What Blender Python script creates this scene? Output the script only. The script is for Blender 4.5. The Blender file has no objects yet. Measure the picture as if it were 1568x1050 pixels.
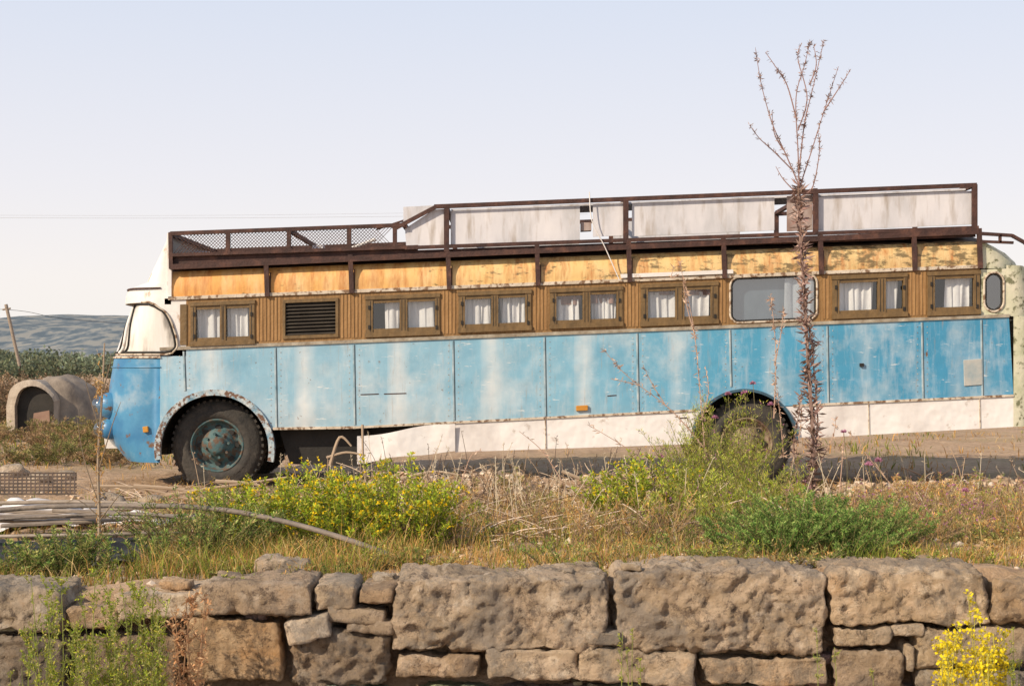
import bpy, bmesh, math, random
import numpy as np
from mathutils import Vector, noise
random.seed(7); rng=np.random.default_rng(7)
F=2178.0; D=16.3; S=D/F; EYE=1.6; HY=560.0
def W(px,py,d): return Vector(((px-784)*d/F, d, EYE+(HY-py)*d/F))
def X(px): return (px-784)*S
def Z(py): return EYE+(HY-py)*S
scene=bpy.context.scene
COL=scene.collection
# ------------------------------------------------ materials
def newmat(name):
    m=bpy.data.materials.new(name); m.use_nodes=True
    nt=m.node_tree; b=nt.nodes['Principled BSDF']
    return m,nt,b
def N(nt,t,**k):
    n=nt.nodes.new(t)
    for a,v in k.items(): setattr(n,a,v)
    return n
def c4(c): return (c[0],c[1],c[2],1)
def noise_n(nt,scale,stretch=(1,1,1),detail=5,rough=.6,off=(0,0,0)):
    tc=N(nt,'ShaderNodeTexCoord'); mp=N(nt,'ShaderNodeMapping')
    mp.inputs['Scale'].default_value=stretch; mp.inputs['Location'].default_value=off
    nt.links.new(tc.outputs['Object'],mp.inputs['Vector'])
    n=N(nt,'ShaderNodeTexNoise'); n.inputs['Scale'].default_value=scale
    n.inputs['Detail'].default_value=detail; n.inputs['Roughness'].default_value=rough
    nt.links.new(mp.outputs['Vector'],n.inputs['Vector'])
    return n.outputs['Fac']
def ramp(nt,fac,stops):
    r=N(nt,'ShaderNodeValToRGB'); e=r.color_ramp.elements
    e[0].position=stops[0][0]; e[0].color=c4(stops[0][1])
    e[1].position=stops[-1][0]; e[1].color=c4(stops[-1][1])
    for p,c in stops[1:-1]:
        q=e.new(p); q.color=c4(c)
    nt.links.new(fac,r.inputs['Fac']); return r.outputs['Color']
def mixc(nt,fac,a,b):
    m=N(nt,'ShaderNodeMixRGB')
    for s,v in ((0,fac),(1,a),(2,b)):
        if hasattr(v,'is_linked'): nt.links.new(v,m.inputs[s])
        elif s==0: m.inputs[0].default_value=v
        else: m.inputs[s].default_value=c4(v)
    return m.outputs['Color']
def math_n(nt,op,a,b=None,clamp=False,c=None):
    m=N(nt,'ShaderNodeMath',operation=op); m.use_clamp=clamp
    for i,v in enumerate((a,b,c)):
        if v is None: continue
        if hasattr(v,'is_linked'): nt.links.new(v,m.inputs[i])
        else: m.inputs[i].default_value=v
    return m.outputs[0]
def bump(nt,b,fac,strength,dist=.02):
    n=N(nt,'ShaderNodeBump'); n.inputs['Strength'].default_value=strength; n.inputs['Distance'].default_value=dist
    nt.links.new(fac,n.inputs['Height']); nt.links.new(n.outputs['Normal'],b.inputs['Normal'])
def mott(name,stops,scale=3,stretch=(1,1,1),rough=.7,rust=None,rust_lo=.6,rust_hi=.7,rust_scale=8,rust_stretch=(1,1,1),bmp=.2,bscale=None,metal=0,bd=.02):
    m,nt,b=newmat(name)
    f=noise_n(nt,scale,stretch)
    col=ramp(nt,f,stops)
    if rust:
        rf=noise_n(nt,rust_scale,rust_stretch,off=(3,7,1))
        rr=ramp(nt,rf,[(rust_lo,(0,0,0)),(rust_hi,(1,1,1))])
        col=mixc(nt,rr,col,rust)
    nt.links.new(col,b.inputs['Base Color']); b.inputs['Roughness'].default_value=rough; b.inputs['Metallic'].default_value=metal
    bump(nt,b,noise_n(nt,bscale or scale*4,(1,1,1),3),bmp,bd)
    return m
# blue paint
def blue_paint():
    m,nt,b=newmat('faded_blue_paint')
    tc=N(nt,'ShaderNodeTexCoord'); sp=N(nt,'ShaderNodeSeparateXYZ'); nt.links.new(tc.outputs['Object'],sp.inputs[0])
    x=sp.outputs['X']; z=sp.outputs['Z']
    g=math_n(nt,'MULTIPLY_ADD',x,1/10.,c=.5)
    base=ramp(nt,g,[(0.05,(.22,.44,.59)),(.3,(.28,.47,.59)),(.6,(.19,.42,.57)),(.75,(.075,.32,.50)),(1,(.05,.26,.44))])
    n1=noise_n(nt,1.3,(1.3,1,1.1),8,.68)
    chalk=ramp(nt,n1,[(.46,(0,0,0)),(.66,(.6,.6,.6))])
    col=mixc(nt,chalk,base,(.58,.64,.67))
    ns=noise_n(nt,3,(3,1,.5),7,.7,(9,2,4))
    st=ramp(nt,ns,[(.5,(0,0,0)),(.75,(.5,.5,.5))])
    col=mixc(nt,st,col,(.56,.62,.66))
    dn=ramp(nt,noise_n(nt,2.2,(1,1,.8),6,.65,(19,3,4)),[(.5,(0,0,0)),(.72,(.55,.55,.55))])
    col=mixc(nt,dn,col,(.11,.31,.46))
    xx=math_n(nt,'ADD',x,20+0.69); mo=math_n(nt,'MODULO',xx,1.07); d=math_n(nt,'SUBTRACT',mo,.12); ab=math_n(nt,'ABSOLUTE',d)
    sm=math_n(nt,'MULTIPLY_ADD',ab,-6.0,c=.9)
    sm=math_n(nt,'MULTIPLY',sm,noise_n(nt,2.4,(1,1,1.6),7,.75,(1,1,8)),True)
    fade=ramp(nt,g,[(.55,(1.0,1.0,1.0)),(.72,(.35,.35,.35))])
    sm=math_n(nt,'MULTIPLY',sm,fade,True); sm=math_n(nt,'MULTIPLY',sm,1.3,True)
    col=mixc(nt,sm,col,(.68,.70,.70))
    lo=math_n(nt,'MULTIPLY_ADD',z,-2.2,c=2.7)
    lo=math_n(nt,'MULTIPLY',lo,noise_n(nt,5,(1,1,1),5,.6,(4,4,4)),True)
    lo=math_n(nt,'MULTIPLY',lo,.5)
    col=mixc(nt,lo,col,(.50,.46,.41))
    rs=ramp(nt,noise_n(nt,9,(1,1,.8),8,.7,(5,5,5)),[(.66,(0,0,0)),(.70,(1,1,1))])
    col=mixc(nt,rs,col,(.17,.09,.05))
    rt=ramp(nt,noise_n(nt,5,(5,1,.35),5,.7,(5,1,7)),[(.60,(0,0,0)),(.76,(.65,.65,.65))])
    col=mixc(nt,rt,col,(.36,.26,.18))
    sc=ramp(nt,noise_n(nt,14,(.35,1,2.2),6,.7,(2,5,9)),[(.63,(0,0,0)),(.67,(.65,.65,.65))])
    col=mixc(nt,sc,col,(.74,.74,.72))
    nt.links.new(col,b.inputs['Base Color']); b.inputs['Roughness'].default_value=.45
    bump(nt,b,noise_n(nt,1.6,(1,1,1),3,.5,(3,1,1)),.6,.07)
    return m
M={}
M['blue']=blue_paint()
M['nose']=mott('nose_blue_shaded_paint',[(.38,(.04,.18,.36)),(.55,(.07,.25,.43)),(.75,(.32,.42,.50))],2.2,rough=.4,rust=(.16,.09,.05),rust_lo=.62,rust_hi=.68,bmp=.15)  # darker blue carries the shadow on the lower nose in its colour
M['skirt']=mott('white_skirt_paint',[(.3,(.62,.58,.56)),(.5,(.78,.75,.73)),(.7,(.82,.80,.78))],2,(1,1,.6),rust=(.36,.27,.20),rust_lo=.62,rust_hi=.76,rust_scale=6,bmp=.7,bscale=2,rough=.55,bd=.06)
M['cap']=mott('white_cap_paint',[(.3,(.66,.63,.60)),(.7,(.82,.80,.78))],2,rust=(.40,.24,.14),rust_lo=.59,rust_hi=.68,rust_scale=4.5,rust_stretch=(1,1,.7),bmp=.3)
M['cream']=mott('cream_green_paint',[(.3,(.42,.44,.28)),(.5,(.60,.59,.43)),(.7,(.68,.64,.50))],5,rust=(.18,.18,.10),rust_lo=.54,rust_hi=.62,rust_scale=12,bmp=.3)
def yellow():
    m,nt,b=newmat('rusty_yellow_paint')
    tc=N(nt,'ShaderNodeTexCoord'); sp=N(nt,'ShaderNodeSeparateXYZ'); nt.links.new(tc.outputs['Object'],sp.inputs[0])
    x=sp.outputs['X']; g=math_n(nt,'MULTIPLY_ADD',x,.1,c=.5)
    base=ramp(nt,g,[(.08,(.70,.33,.08)),(.3,(.72,.40,.12)),(.5,(.74,.50,.20)),(1,(.64,.46,.21))])
    f=ramp(nt,noise_n(nt,3,(1.5,1,.5),6,.65),[(.42,(0,0,0)),(.75,(.8,.8,.8))]); col=mixc(nt,f,base,(.76,.58,.32))
    s=ramp(nt,noise_n(nt,4,(3,1,.5),6,.7,(7,3,1)),[(.46,(0,0,0)),(.70,(1,1,1))]); col=mixc(nt,s,col,(.46,.17,.045))
    l=ramp(nt,math_n(nt,'ADD',noise_n(nt,5,(1,1,2.5),7,.7,(2,2,2)),math_n(nt,'MULTIPLY_ADD',g,.22,c=-.11)),[(.58,(0,0,0)),(.66,(.9,.9,.9))]); col=mixc(nt,l,col,(.15,.11,.05))
    nt.links.new(col,b.inputs['Base Color']); b.inputs['Roughness'].default_value=.6
    bump(nt,b,noise_n(nt,7),.3,.03); return m
M['yellow']=yellow()
M['roof']=mott('roof_metal',[(.3,(.06,.04,.03)),(.7,(.14,.10,.07))],4,bmp=.3)
M['brown']=mott('brown_wood',[(.3,(.17,.088,.030)),(.5,(.26,.145,.05)),(.7,(.36,.20,.08))],3,(14,1,.6),rough=.65,bmp=.4,bscale=20)
M['wframe']=mott('window_frame_wood',[(.3,(.12,.075,.03)),(.7,(.21,.13,.052))],6,(3,1,1),rough=.5,bmp=.3)
M['trim']=mott('pale_trim',[(.3,(.46,.38,.28)),(.7,(.68,.6,.5))],8,rust=(.2,.12,.07),rust_lo=.50,rust_hi=.58,rust_scale=14,bmp=.3)
M['rust']=mott('rusty_rack_steel',[(.3,(.032,.015,.013)),(.55,(.07,.031,.024)),(.8,(.16,.07,.045))],9,rough=.75,bmp=.4)
M['panel']=mott('weathered_white_panel',[(.3,(.46,.46,.48)),(.5,(.62,.61,.64)),(.7,(.72,.70,.72))],1.5,(2,1,.7),rust=(.30,.24,.18),rust_lo=.50,rust_hi=.80,rust_scale=3,rust_stretch=(3,1,.5),bmp=.2)
M['dark']=mott('dark_underbody',[(.3,(.010,.009,.008)),(.7,(.024,.021,.018))],6)
M['tyre']=mott('dusty_tyre_rubber',[(.3,(.024,.024,.024)),(.7,(.075,.066,.056))],8,rough=.9,bmp=.5,bscale=30)
M['hub']=mott('wheel_hub_paint',[(.3,(.03,.07,.08)),(.5,(.06,.13,.14)),(.7,(.11,.14,.13))],10,rust=(.11,.065,.04),rust_lo=.48,rust_hi=.6,rust_scale=14,bmp=.3)
M['hub2']=mott('rusty_hub_paint',[(.3,(.15,.10,.075)),(.7,(.34,.26,.19))],10,rust=(.10,.055,.035),rust_lo=.5,rust_hi=.6,bmp=.3)
M['curtain']=mott('curtain_cloth',[(.3,(.6,.57,.58)),(.7,(.80,.77,.78))],3,(8,1,1),rough=.9,bmp=.3)
M['blind']=mott('red_brown_blind',[(.3,(.22,.12,.10)),(.7,(.34,.2,.17))],5)
M['screen']=mott('windscreen_curtain_fold_shade',[(.36,(.26,.24,.22)),(.44,(.52,.48,.43)),(.52,(.72,.69,.64)),(.66,(.80,.78,.75))],1.5,(3.2,2,.7),rough=.10,bmp=.15,bscale=3)  # dark streaks paint the shade of the curtain folds
M['amber']=mott('amber_lens',[(.3,(.5,.2,.03)),(.7,(.6,.3,.05))],5,rough=.3)
def glass(name,tint,gl):
    m,nt,b=newmat(name); nt.nodes.remove(b); out=nt.nodes['Material Output']
    t=N(nt,'ShaderNodeBsdfTransparent'); t.inputs[0].default_value=c4(tint)
    g=N(nt,'ShaderNodeBsdfGlossy'); g.inputs['Roughness'].default_value=.05; g.inputs[0].default_value=(1,1,1,1)
    x=N(nt,'ShaderNodeMixShader'); x.inputs[0].default_value=gl
    nt.links.new(t.outputs[0],x.inputs[1]); nt.links.new(g.outputs[0],x.inputs[2]); nt.links.new(x.outputs[0],out.inputs[0]); return m
M['glass']=glass('window_glass',(.9,.93,.93),.10)
M['glass2']=glass('dusty_grey_glass',(.66,.72,.75),.22)
def soupmat(name,trans=.3):
    m,nt,b=newmat(name); nt.nodes.remove(b); out=nt.nodes['Material Output']
    a=N(nt,'ShaderNodeAttribute'); a.attribute_name='Col'
    d=N(nt,'ShaderNodeBsdfDiffuse'); nt.links.new(a.outputs['Color'],d.inputs[0])
    if trans==0: nt.links.new(d.outputs[0],out.inputs[0]); return m
    t=N(nt,'ShaderNodeBsdfTranslucent'); nt.links.new(a.outputs['Color'],t.inputs[0])
    x=N(nt,'ShaderNodeMixShader'); x.inputs[0].default_value=trans
    nt.links.new(d.outputs[0],x.inputs[1]); nt.links.new(t.outputs[0],x.inputs[2]); nt.links.new(x.outputs[0],out.inputs[0]); return m
M['leaf']=soupmat('foliage'); M['twig']=soupmat('twig_bark',0.0)
# ------------------------------------------------ object helpers
def empty(name,loc=(0,0,0)):
    e=bpy.data.objects.new(name,None); e.location=loc; COL.objects.link(e); return e
def obj_bm(name,bm,mat,parent=None,smooth=False):
    bmesh.ops.recalc_face_normals(bm,faces=bm.faces)
    me=bpy.data.meshes.new(name); bm.to_mesh(me); bm.free()
    for mm in (mat if isinstance(mat,list) else [mat]): me.materials.append(mm)
    o=bpy.data.objects.new(name,me); COL.objects.link(o)
    if smooth:
        for p in me.polygons: p.use_smooth=True
    if parent: o.parent=parent
    return o
def add_prism(bm,pts,y0,y1):
    a=[bm.verts.new((X(p[0]),D+y0,Z(p[1]))) for p in pts]
    b=[bm.verts.new((X(p[0]),D+y1,Z(p[1]))) for p in pts]
    n=len(pts)
    fs=[bm.faces.new(a),bm.faces.new(b[::-1])]
    for i in range(n): bm.faces.new((a[i],b[i],b[(i+1)%n],a[(i+1)%n]))
    return fs
def prism(name,pts,y0,y1,mat,parent,bev=0):
    bm=bmesh.new(); add_prism(bm,pts,y0,y1)
    if bev: bmesh.ops.bevel(bm,geom=[e for e in bm.edges],offset=bev,segments=1,affect='EDGES')
    return obj_bm(name,bm,mat,parent)
def add_beam(bm,p0,p1,w,y0,y1):
    dx,dy=p1[0]-p0[0],p1[1]-p0[1]; l=math.hypot(dx,dy); nx,ny=-dy/l*w/2,dx/l*w/2
    add_prism(bm,[(p0[0]+nx,p0[1]+ny),(p1[0]+nx,p1[1]+ny),(p1[0]-nx,p1[1]-ny),(p0[0]-nx,p0[1]-ny)],y0,y1)
def tube(name,pts,r,mat,parent=None,cyc=False):
    cu=bpy.data.curves.new(name,'CURVE'); cu.dimensions='3D'; sp=cu.splines.new('POLY'); sp.points.add(len(pts)-1)
    for i,p in enumerate(pts): sp.points[i].co=(p[0],p[1],p[2],1)
    sp.use_cyclic_u=cyc; cu.bevel_depth=r; cu.bevel_resolution=3; cu.use_fill_caps=True
    cu.materials.append(mat); o=bpy.data.objects.new(name,cu); COL.objects.link(o)
    if parent:o.parent=parent
    return o
def smoothpts(pts,n=8):
    out=[]; P=[np.array(p,float) for p in pts]
    for i in range(len(P)-1):
        p0=P[max(i-1,0)];p1=P[i];p2=P[i+1];p3=P[min(i+2,len(P)-1)]
        for k in range(n):
            t=k/n; out.append(.5*((2*p1)+(-p0+p2)*t+(2*p0-5*p1+4*p2-p3)*t*t+(-p0+3*p1-3*p2+p3)*t**3))
    out.append(P[-1]); return out
# ================================================= BUS
bus=empty('old_bus',(0,0,0))
T=lambda p:457-.0395*(p-258)
BT=lambda p:533-.0394*(p-280)
WL=lambda p:641-.0465*(p-784)
WB=lambda p:692-.034*(p-697) if p<1100 else 670-.057*(p-1250)
def arc(cx,cy,r,a0,a1,n=28):
    return [(cx+r*math.cos(math.radians(a0+(a1-a0)*i/n)),cy-r*math.sin(math.radians(a0+(a1-a0)*i/n))) for i in range(n+1)]
FW=(329,688);RW=(1140,678)
def fr_wl(): return math.degrees(math.asin((688-657)/84))
blue=[(245,BT(245))]+[(1545,BT(1545)),(1552,WL(1552))]
ar=math.degrees(math.asin((RW[1]-WL(1197))/80)); al=180-math.degrees(math.asin((RW[1]-WL(1083))/80))
blue+= arc(RW[0],RW[1],80,ar,al)+[(545,WL(545)+3),(418,657)]+arc(FW[0],FW[1],84,fr_wl(),180)
for nm,y0,y1 in (('blue_side_panel',0,.02),('offside_blue_panel',2.38,2.40)):
    prism(nm,blue,y0,y1,M['blue'],bus)
wl=[(697,WL(697)+1)]+[(1080,WL(1080)+1)]+arc(RW[0],RW[1],80,al+1,179,12)[0:]+[(1058,WB(1058)),(697,WB(697))]
wr=[(1199,WL(1199)+1),(1552,WL(1552)+1),(1556,653),(1252,670)]+arc(RW[0],RW[1],80,6,ar-1,12)
bmS=bmesh.new(); add_prism(bmS,wl,.004,.022); add_prism(bmS,wr,.004,.022); obj_bm('white_skirt',bmS,M['skirt'],bus)
bm=bmesh.new(); nn=24; rows=[]
for i in range(nn+1):
    u=i/nn; px=548+149*u; t=667-20*u+2*math.sin(u*7); bo=707-17*u+3*math.sin(u*9+1)*(1-u); y=-.03-.05*(1-u)+.012*math.sin(u*11)
    rows.append([bm.verts.new((X(px),D+y-.02*k/4*math.sin(u*5),Z(t+(bo-t)*k/4))) for k in range(5)])
for a,b_ in zip(rows[:-1],rows[1:]):
    for k in range(4): bm.faces.new((a[k],b_[k],b_[k+1],a[k+1]))
obj_bm('loose_skirt_panel',bm,M['skirt'],bus,True)
bmS=bmesh.new()
for p in (835,1330,1500):
    add_beam(bmS,(p,WL(p)+2),(p+1,WB(p)-1),1.6,-.006,.004)
obj_bm('skirt_seams',bmS,M['trim'],bus)
bmS=bmesh.new(); bmG=bmesh.new()
for p in (281,421,541,693,833,975,1117,1266,1411,1502):
    b=WL(p)-2 if p>400 else 598
    if p==1117:b=592
    add_beam(bmS,(p,BT(p)+5),(p+2,b),2.4,-.008,.0)
    add_beam(bmG,(p+2.2,BT(p)+5),(p+4.2,b),1.2,-.003,.0)
obj_bm('panel_seam_strips',bmS,mott('seam_paint',[(.3,(.16,.30,.38)),(.7,(.52,.58,.6))],6),bus)
obj_bm('panel_seam_gaps',bmG,mott('seam_gap',[(.3,(.05,.08,.1)),(.7,(.12,.16,.18))],6),bus)
bmS=bmesh.new()
for p in (281,421,541,693,833,975,1117,1266,1411):
    y=BT(p)+12
    while y<(WL(p)-6 if p>400 else 590):
        for dx in (-6,9):
            v=bmesh.ops.create_cone(bmS,cap_ends=True,segments=6,radius1=.006,radius2=.004,depth=.006)['verts']
            for q in v: q.co=Vector((q.co.x+X(p+dx),D-.003-q.co.z,q.co.y+Z(y)))
        y+=9
obj_bm('rivets',bmS,M['trim'],bus)
bmS=bmesh.new()
add_beam(bmS,(245,BT(245)),(1545,BT(1545)),5,-.018,.0)
obj_bm('belt_rail',bmS,mott('belt_rail_paint',[(.3,(.2,.15,.1)),(.7,(.46,.42,.34))],7,bmp=.3),bus)
bmS=bmesh.new()
add_beam(bmS,(418,656),(545,WL(545)+2),4,-.012,-.0); add_beam(bmS,(545,WL(545)+2),(1064,WL(1064)),3.5,-.012,0); add_beam(bmS,(1214,WL(1214)),(1552,WL(1552)),3.5,-.012,0)
obj_bm('lower_rail',bmS,M['trim'],bus)
bmS=bmesh.new()
add_beam(bmS,(258,T(258)),(1502,T(1502)),5,-.02,.0); obj_bm('gutter_rail',bmS,M['trim'],bus)
bmS=bmesh.new(); add_beam(bmS,(950,423),(1122,416),6,-.04,-.021); obj_bm('drip_rail',bmS,M['cap'],bus)
def archtrim(c,r0,r1,a0,a1,mat,nm):
    o=arc(c[0],c[1],r1,a0,a1,36)+arc(c[0],c[1],r0,a1,a0,36); bm=bmesh.new(); add_prism(bm,o,-.035,.03); obj_bm(nm,bm,mat,bus)
M['archtrim']=mott('chipped_arch_paint',[(.3,(.10,.24,.34)),(.5,(.40,.48,.52)),(.7,(.6,.6,.57))],8,rust=(.15,.08,.05),rust_lo=.5,rust_hi=.56,rust_scale=18,bmp=.5)
archtrim(FW,83,92,-12,190,M['archtrim'],'front_wheel_arch')
archtrim(RW,79,83,4,176,mott('rear_arch_paint',[(.3,(.02,.05,.08)),(.7,(.06,.14,.2))],8),'rear_wheel_arch')
for c,r in ((FW,84),(RW,80)):
    bm=bmesh.new(); P=arc(c[0],c[1],r+4,0,180,24)
    a=[bm.verts.new((X(p[0]),D+.03,Z(p[1]))) for p in P]; b=[bm.verts.new((X(p[0]),D+.75,Z(p[1]))) for p in P]
    for i in range(len(P)-1): bm.faces.new((a[i],a[i+1],b[i+1],b[i]))
    bm.faces.new(b); obj_bm('wheel_well',bm,M['dark'],bus)
bm=bmesh.new(); add_prism(bm,[(430,640),(1050,615),(1050,672),(430,690)],.35,2.0); add_prism(bm,[(1235,605),(1545,598),(1545,655),(1235,668)],.3,2.0)
add_prism(bm,[(200,600),(240,600),(240,700),(200,700)],.5,1.9)
add_prism(bm,[(258,BT(258)+30),(1540,BT(1540)+30),(1540,BT(1540)+36),(258,BT(258)+36)],.03,2.37)
add_prism(bm,[(420,650),(560,650),(560,716),(440,712)],.2,.9)
obj_bm('chassis',bm,M['dark'],bus)
def lathe(bm,cx,cz,prof,n=56):
    rings=[]
    for r,y in prof:
        rings.append([bm.verts.new((cx+r*math.cos(2*math.pi*i/n),D+y,cz+r*math.sin(2*math.pi*i/n))) for i in range(n)])
    for a,b in zip(rings[:-1],rings[1:]):
        for i in range(n): bm.faces.new((a[i],a[(i+1)%n],b[(i+1)%n],b[i]))
def wheel(c,R,hubmat,nm,y=.10):
    cx,cz=X(c[0]),Z(c[1])
    bm=bmesh.new(); k=R
    lathe(bm,cx,cz,[(k*.56,y+.04),(k*.575,y+.0),(k*.66,y-.025),(k*.74,y-.03),(k*.76,y-.022),(k*.86,y-.025),(k*.93,y),(k*.97,y+.02),(k,y+.05),(k,y+.14),(k,y+.23),(k*.96,y+.27),(k*.7,y+.28),(k*.55,y+.25)],72)
    o=obj_bm(nm+'_tyre',bm,M['tyre'],bus,True)
    bm=bmesh.new()
    for i in range(44):
        a=2*math.pi*i/44
        for yy in (y+.015,y+.15):
            q=[]
            for da in (-.035,.035):
                for rr in (k*.955,k*1.012):
                    for dy in (0,.11):
                        q.append(bm.verts.new((cx+rr*math.cos(a+da),D+yy+dy,cz+rr*math.sin(a+da))))
            for f in ((0,1,3,2),(4,6,7,5),(0,4,5,1),(2,3,7,6),(0,2,6,4),(1,5,7,3)): bm.faces.new([q[j] for j in f])
    obj_bm(nm+'_tread',bm,M['tyre'],bus)
    bm=bmesh.new()
    lathe(bm,cx,cz,[(k*.59,y-.0),(k*.565,y-.015),(k*.54,y+.0),(k*.51,y+.08),(k*.43,y+.10),(k*.35,y+.05),(k*.30,y+.02),(k*.2,y+.01),(k*.19,y-.04),(k*.12,y-.055),(0.002,y-.055)],48)
    obj_bm(nm+'_rim',bm,hubmat,bus,True)
    bm=bmesh.new()
    for i in range(8):
        a=2*math.pi*i/8+.2
        m=bmesh.ops.create_cone(bm,cap_ends=True,segments=6,radius1=.017,radius2=.013,depth=.05)['verts']
        for v in m: v.co=Vector((v.co.x+cx+k*.26*math.cos(a),D+y-.006+v.co.z,v.co.y+cz+k*.26*math.sin(a)))
    obj_bm(nm+'_nuts',bm,hubmat,bus)
    bm=bmesh.new()
    for i in range(8):
        a=2*math.pi*i/8
        m=bmesh.ops.create_cone(bm,cap_ends=True,segments=14,radius1=.03,radius2=.03,depth=.02)['verts']
        for v in m: v.co=Vector((v.co.x*1.2+cx+k*.395*math.cos(a),D+y+.066+v.co.z,v.co.y+cz+k*.395*math.sin(a)))
    obj_bm(nm+'_holes',bm,M['dark'],bus)
wheel((328,683),.53,M['hub'],'front_wheel',.16)
wheel((1146,680),.52,M['hub2'],'rear_wheel',.12)
wheel((328,683),.53,M['hub'],'front_offside_wheel',2.0); wheel((1146,680),.52,M['hub2'],'rear_offside_wheel',2.0)
# window band
wins=[('w1',292,390,462,528,[(300,337),(346,382)],'c'),
('vent',433,518,458,517,[],'v'),
('w2',560,673,452,514,[(571,612),(624,666)],'c'),
('w3',702,813,446,507,[(712,752),(763,804)],'c'),
('w4',842,953,441,501,[(852,892),(904,944)],'b'),
('w5',981,1099,434,497,[(992,1034),(1048,1088)],'b'),
('w6',1113,1256,417,495,[],'r'),
('w7',1274,1388,421,486,[(1285,1344),(1356,1383)],'c'),
('w8',1420,1500,416,482,[(1431,1491)],'c')]
sl=-.0395
def tr(a,b,t,bo,mid=None):
    m=(a+b)/2 if mid is None else mid
    return [(a,t+sl*(a-m)),(b,t+sl*(b-m)),(b,bo+sl*(b-m)),(a,bo+sl*(a-m))]
bm=bmesh.new(); bf=bmesh.new(); bg=bmesh.new(); bc=bmesh.new(); bb=bmesh.new(); bd=bmesh.new()
e=285
for w in wins:
    a,b=w[1],w[2]; m=(a+b)/2
    add_prism(bm,[(e,T(e)+2),(a,T(a)+2),(a,BT(a)-2),(e,BT(e)-2)],.0,.02)
    tt=lambda p:w[3]+sl*(p-m); bo=lambda p:w[4]+sl*(p-m)
    if tt(m)-T(m)>3: add_prism(bm,[(a,T(a)+2),(b,T(b)+2),(b,tt(b)),(a,tt(a))],.001,.02)
    if BT(m)-bo(m)>3: add_prism(bm,[(a,bo(a)),(b,bo(b)),(b,BT(b)-2),(a,BT(a)-2)],.001,.02)
    e=b
    if w[6] in 'cb':
        add_beam(bf,(a-1,w[3]+2+sl*(a-m)),(b+1,w[3]+2+sl*(b-m)),6,-.028,.03)
        add_beam(bf,(a-1,w[4]-3+sl*(a-m)),(b+1,w[4]-3+sl*(b-m)),7,-.034,.03)
        xs=[a]
        for p in w[5]: xs+=[p[0],p[1]]
        xs.append(b)
        for i in range(0,len(xs),2):
            q=tr(xs[i],xs[i+1],w[3]+5,w[4]-6,m); add_prism(bf,q,-.018,.03)
        for p in w[5]:
            add_beam(bf,(p[0],w[3]+8+sl*(p[0]-m)),(p[1],w[3]+8+sl*(p[1]-m)),5,-.008,.03)
            add_beam(bf,(p[0],w[4]-9+sl*(p[0]-m)),(p[1],w[4]-9+sl*(p[1]-m)),6,-.008,.03)
            for xx in (p[0]-3.5,p[1]+3.5): add_prism(bd,tr(xx-.5,xx+.5,w[3]+7,w[4]-8,m),-.0195,-.018)
            q=tr(p[0],p[1],w[3]+7,w[4]-7,m); g=[bg.verts.new((X(u),D+.02,Z(v))) for u,v in q]; bg.faces.new(g)
            add_prism(bd,tr(p[0]-6,p[1]+6,w[3]+2,w[4],m),.30,.32)
        for xx in (a+4,b-6):
            for yy in (w[3]+16,w[4]-16): add_prism(bd,tr(xx,xx+3,yy,yy+6,xx),-.03,-.018)
obj_bm('window_band_panels',bm,M['brown'],bus)
bm=bmesh.new()
for a,b in ((392,431),(521,558),(676,700),(816,840),(956,979),(1101,1112),(1259,1272),(1391,1418)):
    k=a+3
    while k<b-1:
        add_beam(bm,(k,T(k)+5),(k,BT(k)-6),3.2,-.006,-.0); k+=5.5
obj_bm('ribbed_boards',bm,mott('ochre_boards',[(.3,(.25,.13,.045)),(.7,(.42,.24,.095))],5,(9,1,.7),bmp=.3),bus)
obj_bm('window_frames',bf,M['wframe'],bus)
def curtain(bmx,p0,p1,t,b,y=.07,f=1.0):
    n=max(6,int((p1-p0)*1.2)); top=[];bot=[]; ph=random.random()*6; k=random.uniform(.45,1.0)*f; am=random.uniform(.5,1.2)
    for i in range(n+1):
        u=p0+(p1-p0)*i/n; yy=D+y+am*(.012*math.sin(u*k+ph)+.012*math.sin(u*k*.37+ph*2))
        top.append(bmx.verts.new((X(u),yy,Z(t)))); bot.append(bmx.verts.new((X(u+3*math.sin(i*.4+ph)),yy+.01,Z(b))))
    for i in range(n): bmx.faces.new((top[i],top[i+1],bot[i+1],bot[i]))
for p0,p1,t,b in ((300,337,466,524),(346,382,466,524),(588,612,456,510),(624,666,454,508),(710,750,450,505),(765,806,448,503),(852,886,458,499),(906,944,456,498),(992,1034,447,494),(1050,1088,446,493),(1285,1340,426,482),(1355,1378,423,482),(1450,1490,418,476)):
    curtain(bc,p0,p1,t,b)
curtain(bc,1203,1248,420,496,.06,.5)
obj_bm('curtains',bc,M['curtain'],bus,True)
for p0,p1,t,b in ((852,892,444,466),(904,944,442,464),(992,1034,436,451),(1048,1088,436,451)): curtain(bb,p0,p1,t,b,.055)
obj_bm('window_blinds',bb,M['blind'],bus,True)
obj_bm('window_glass',bg,M['glass'],bus)
obj_bm('dark_interior',bd,M['dark'],bus)
bm=bmesh.new(); m=475.5
add_beam(bm,(433,460+sl*(433-m)),(518,460+sl*(518-m)),5,-.018,.03); add_beam(bm,(433,515+sl*(433-m)),(518,515+sl*(518-m)),5,-.018,.03)
add_prism(bm,tr(433,437,462,513,m),-.016,.03); add_prism(bm,tr(514,518,462,513,m),-.016,.03)
obj_bm('vent_frame',bm,M['wframe'],bus)
bm=bmesh.new()
for i in range(9):
    z=465+i*5.4; q=[]
    for (u,y,dz) in ((437,-.012,3.4),(514,-.012,3.4),(514,.03,0),(437,.03,0)): q.append(bm.verts.new((X(u),D+y,Z(z+dz+sl*(u-m)))))
    bm.faces.new(q)
obj_bm('vent_louvres',bm,mott('louvre_paint',[(.3,(.04,.032,.025)),(.7,(.08,.065,.05))],6),bus)
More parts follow.
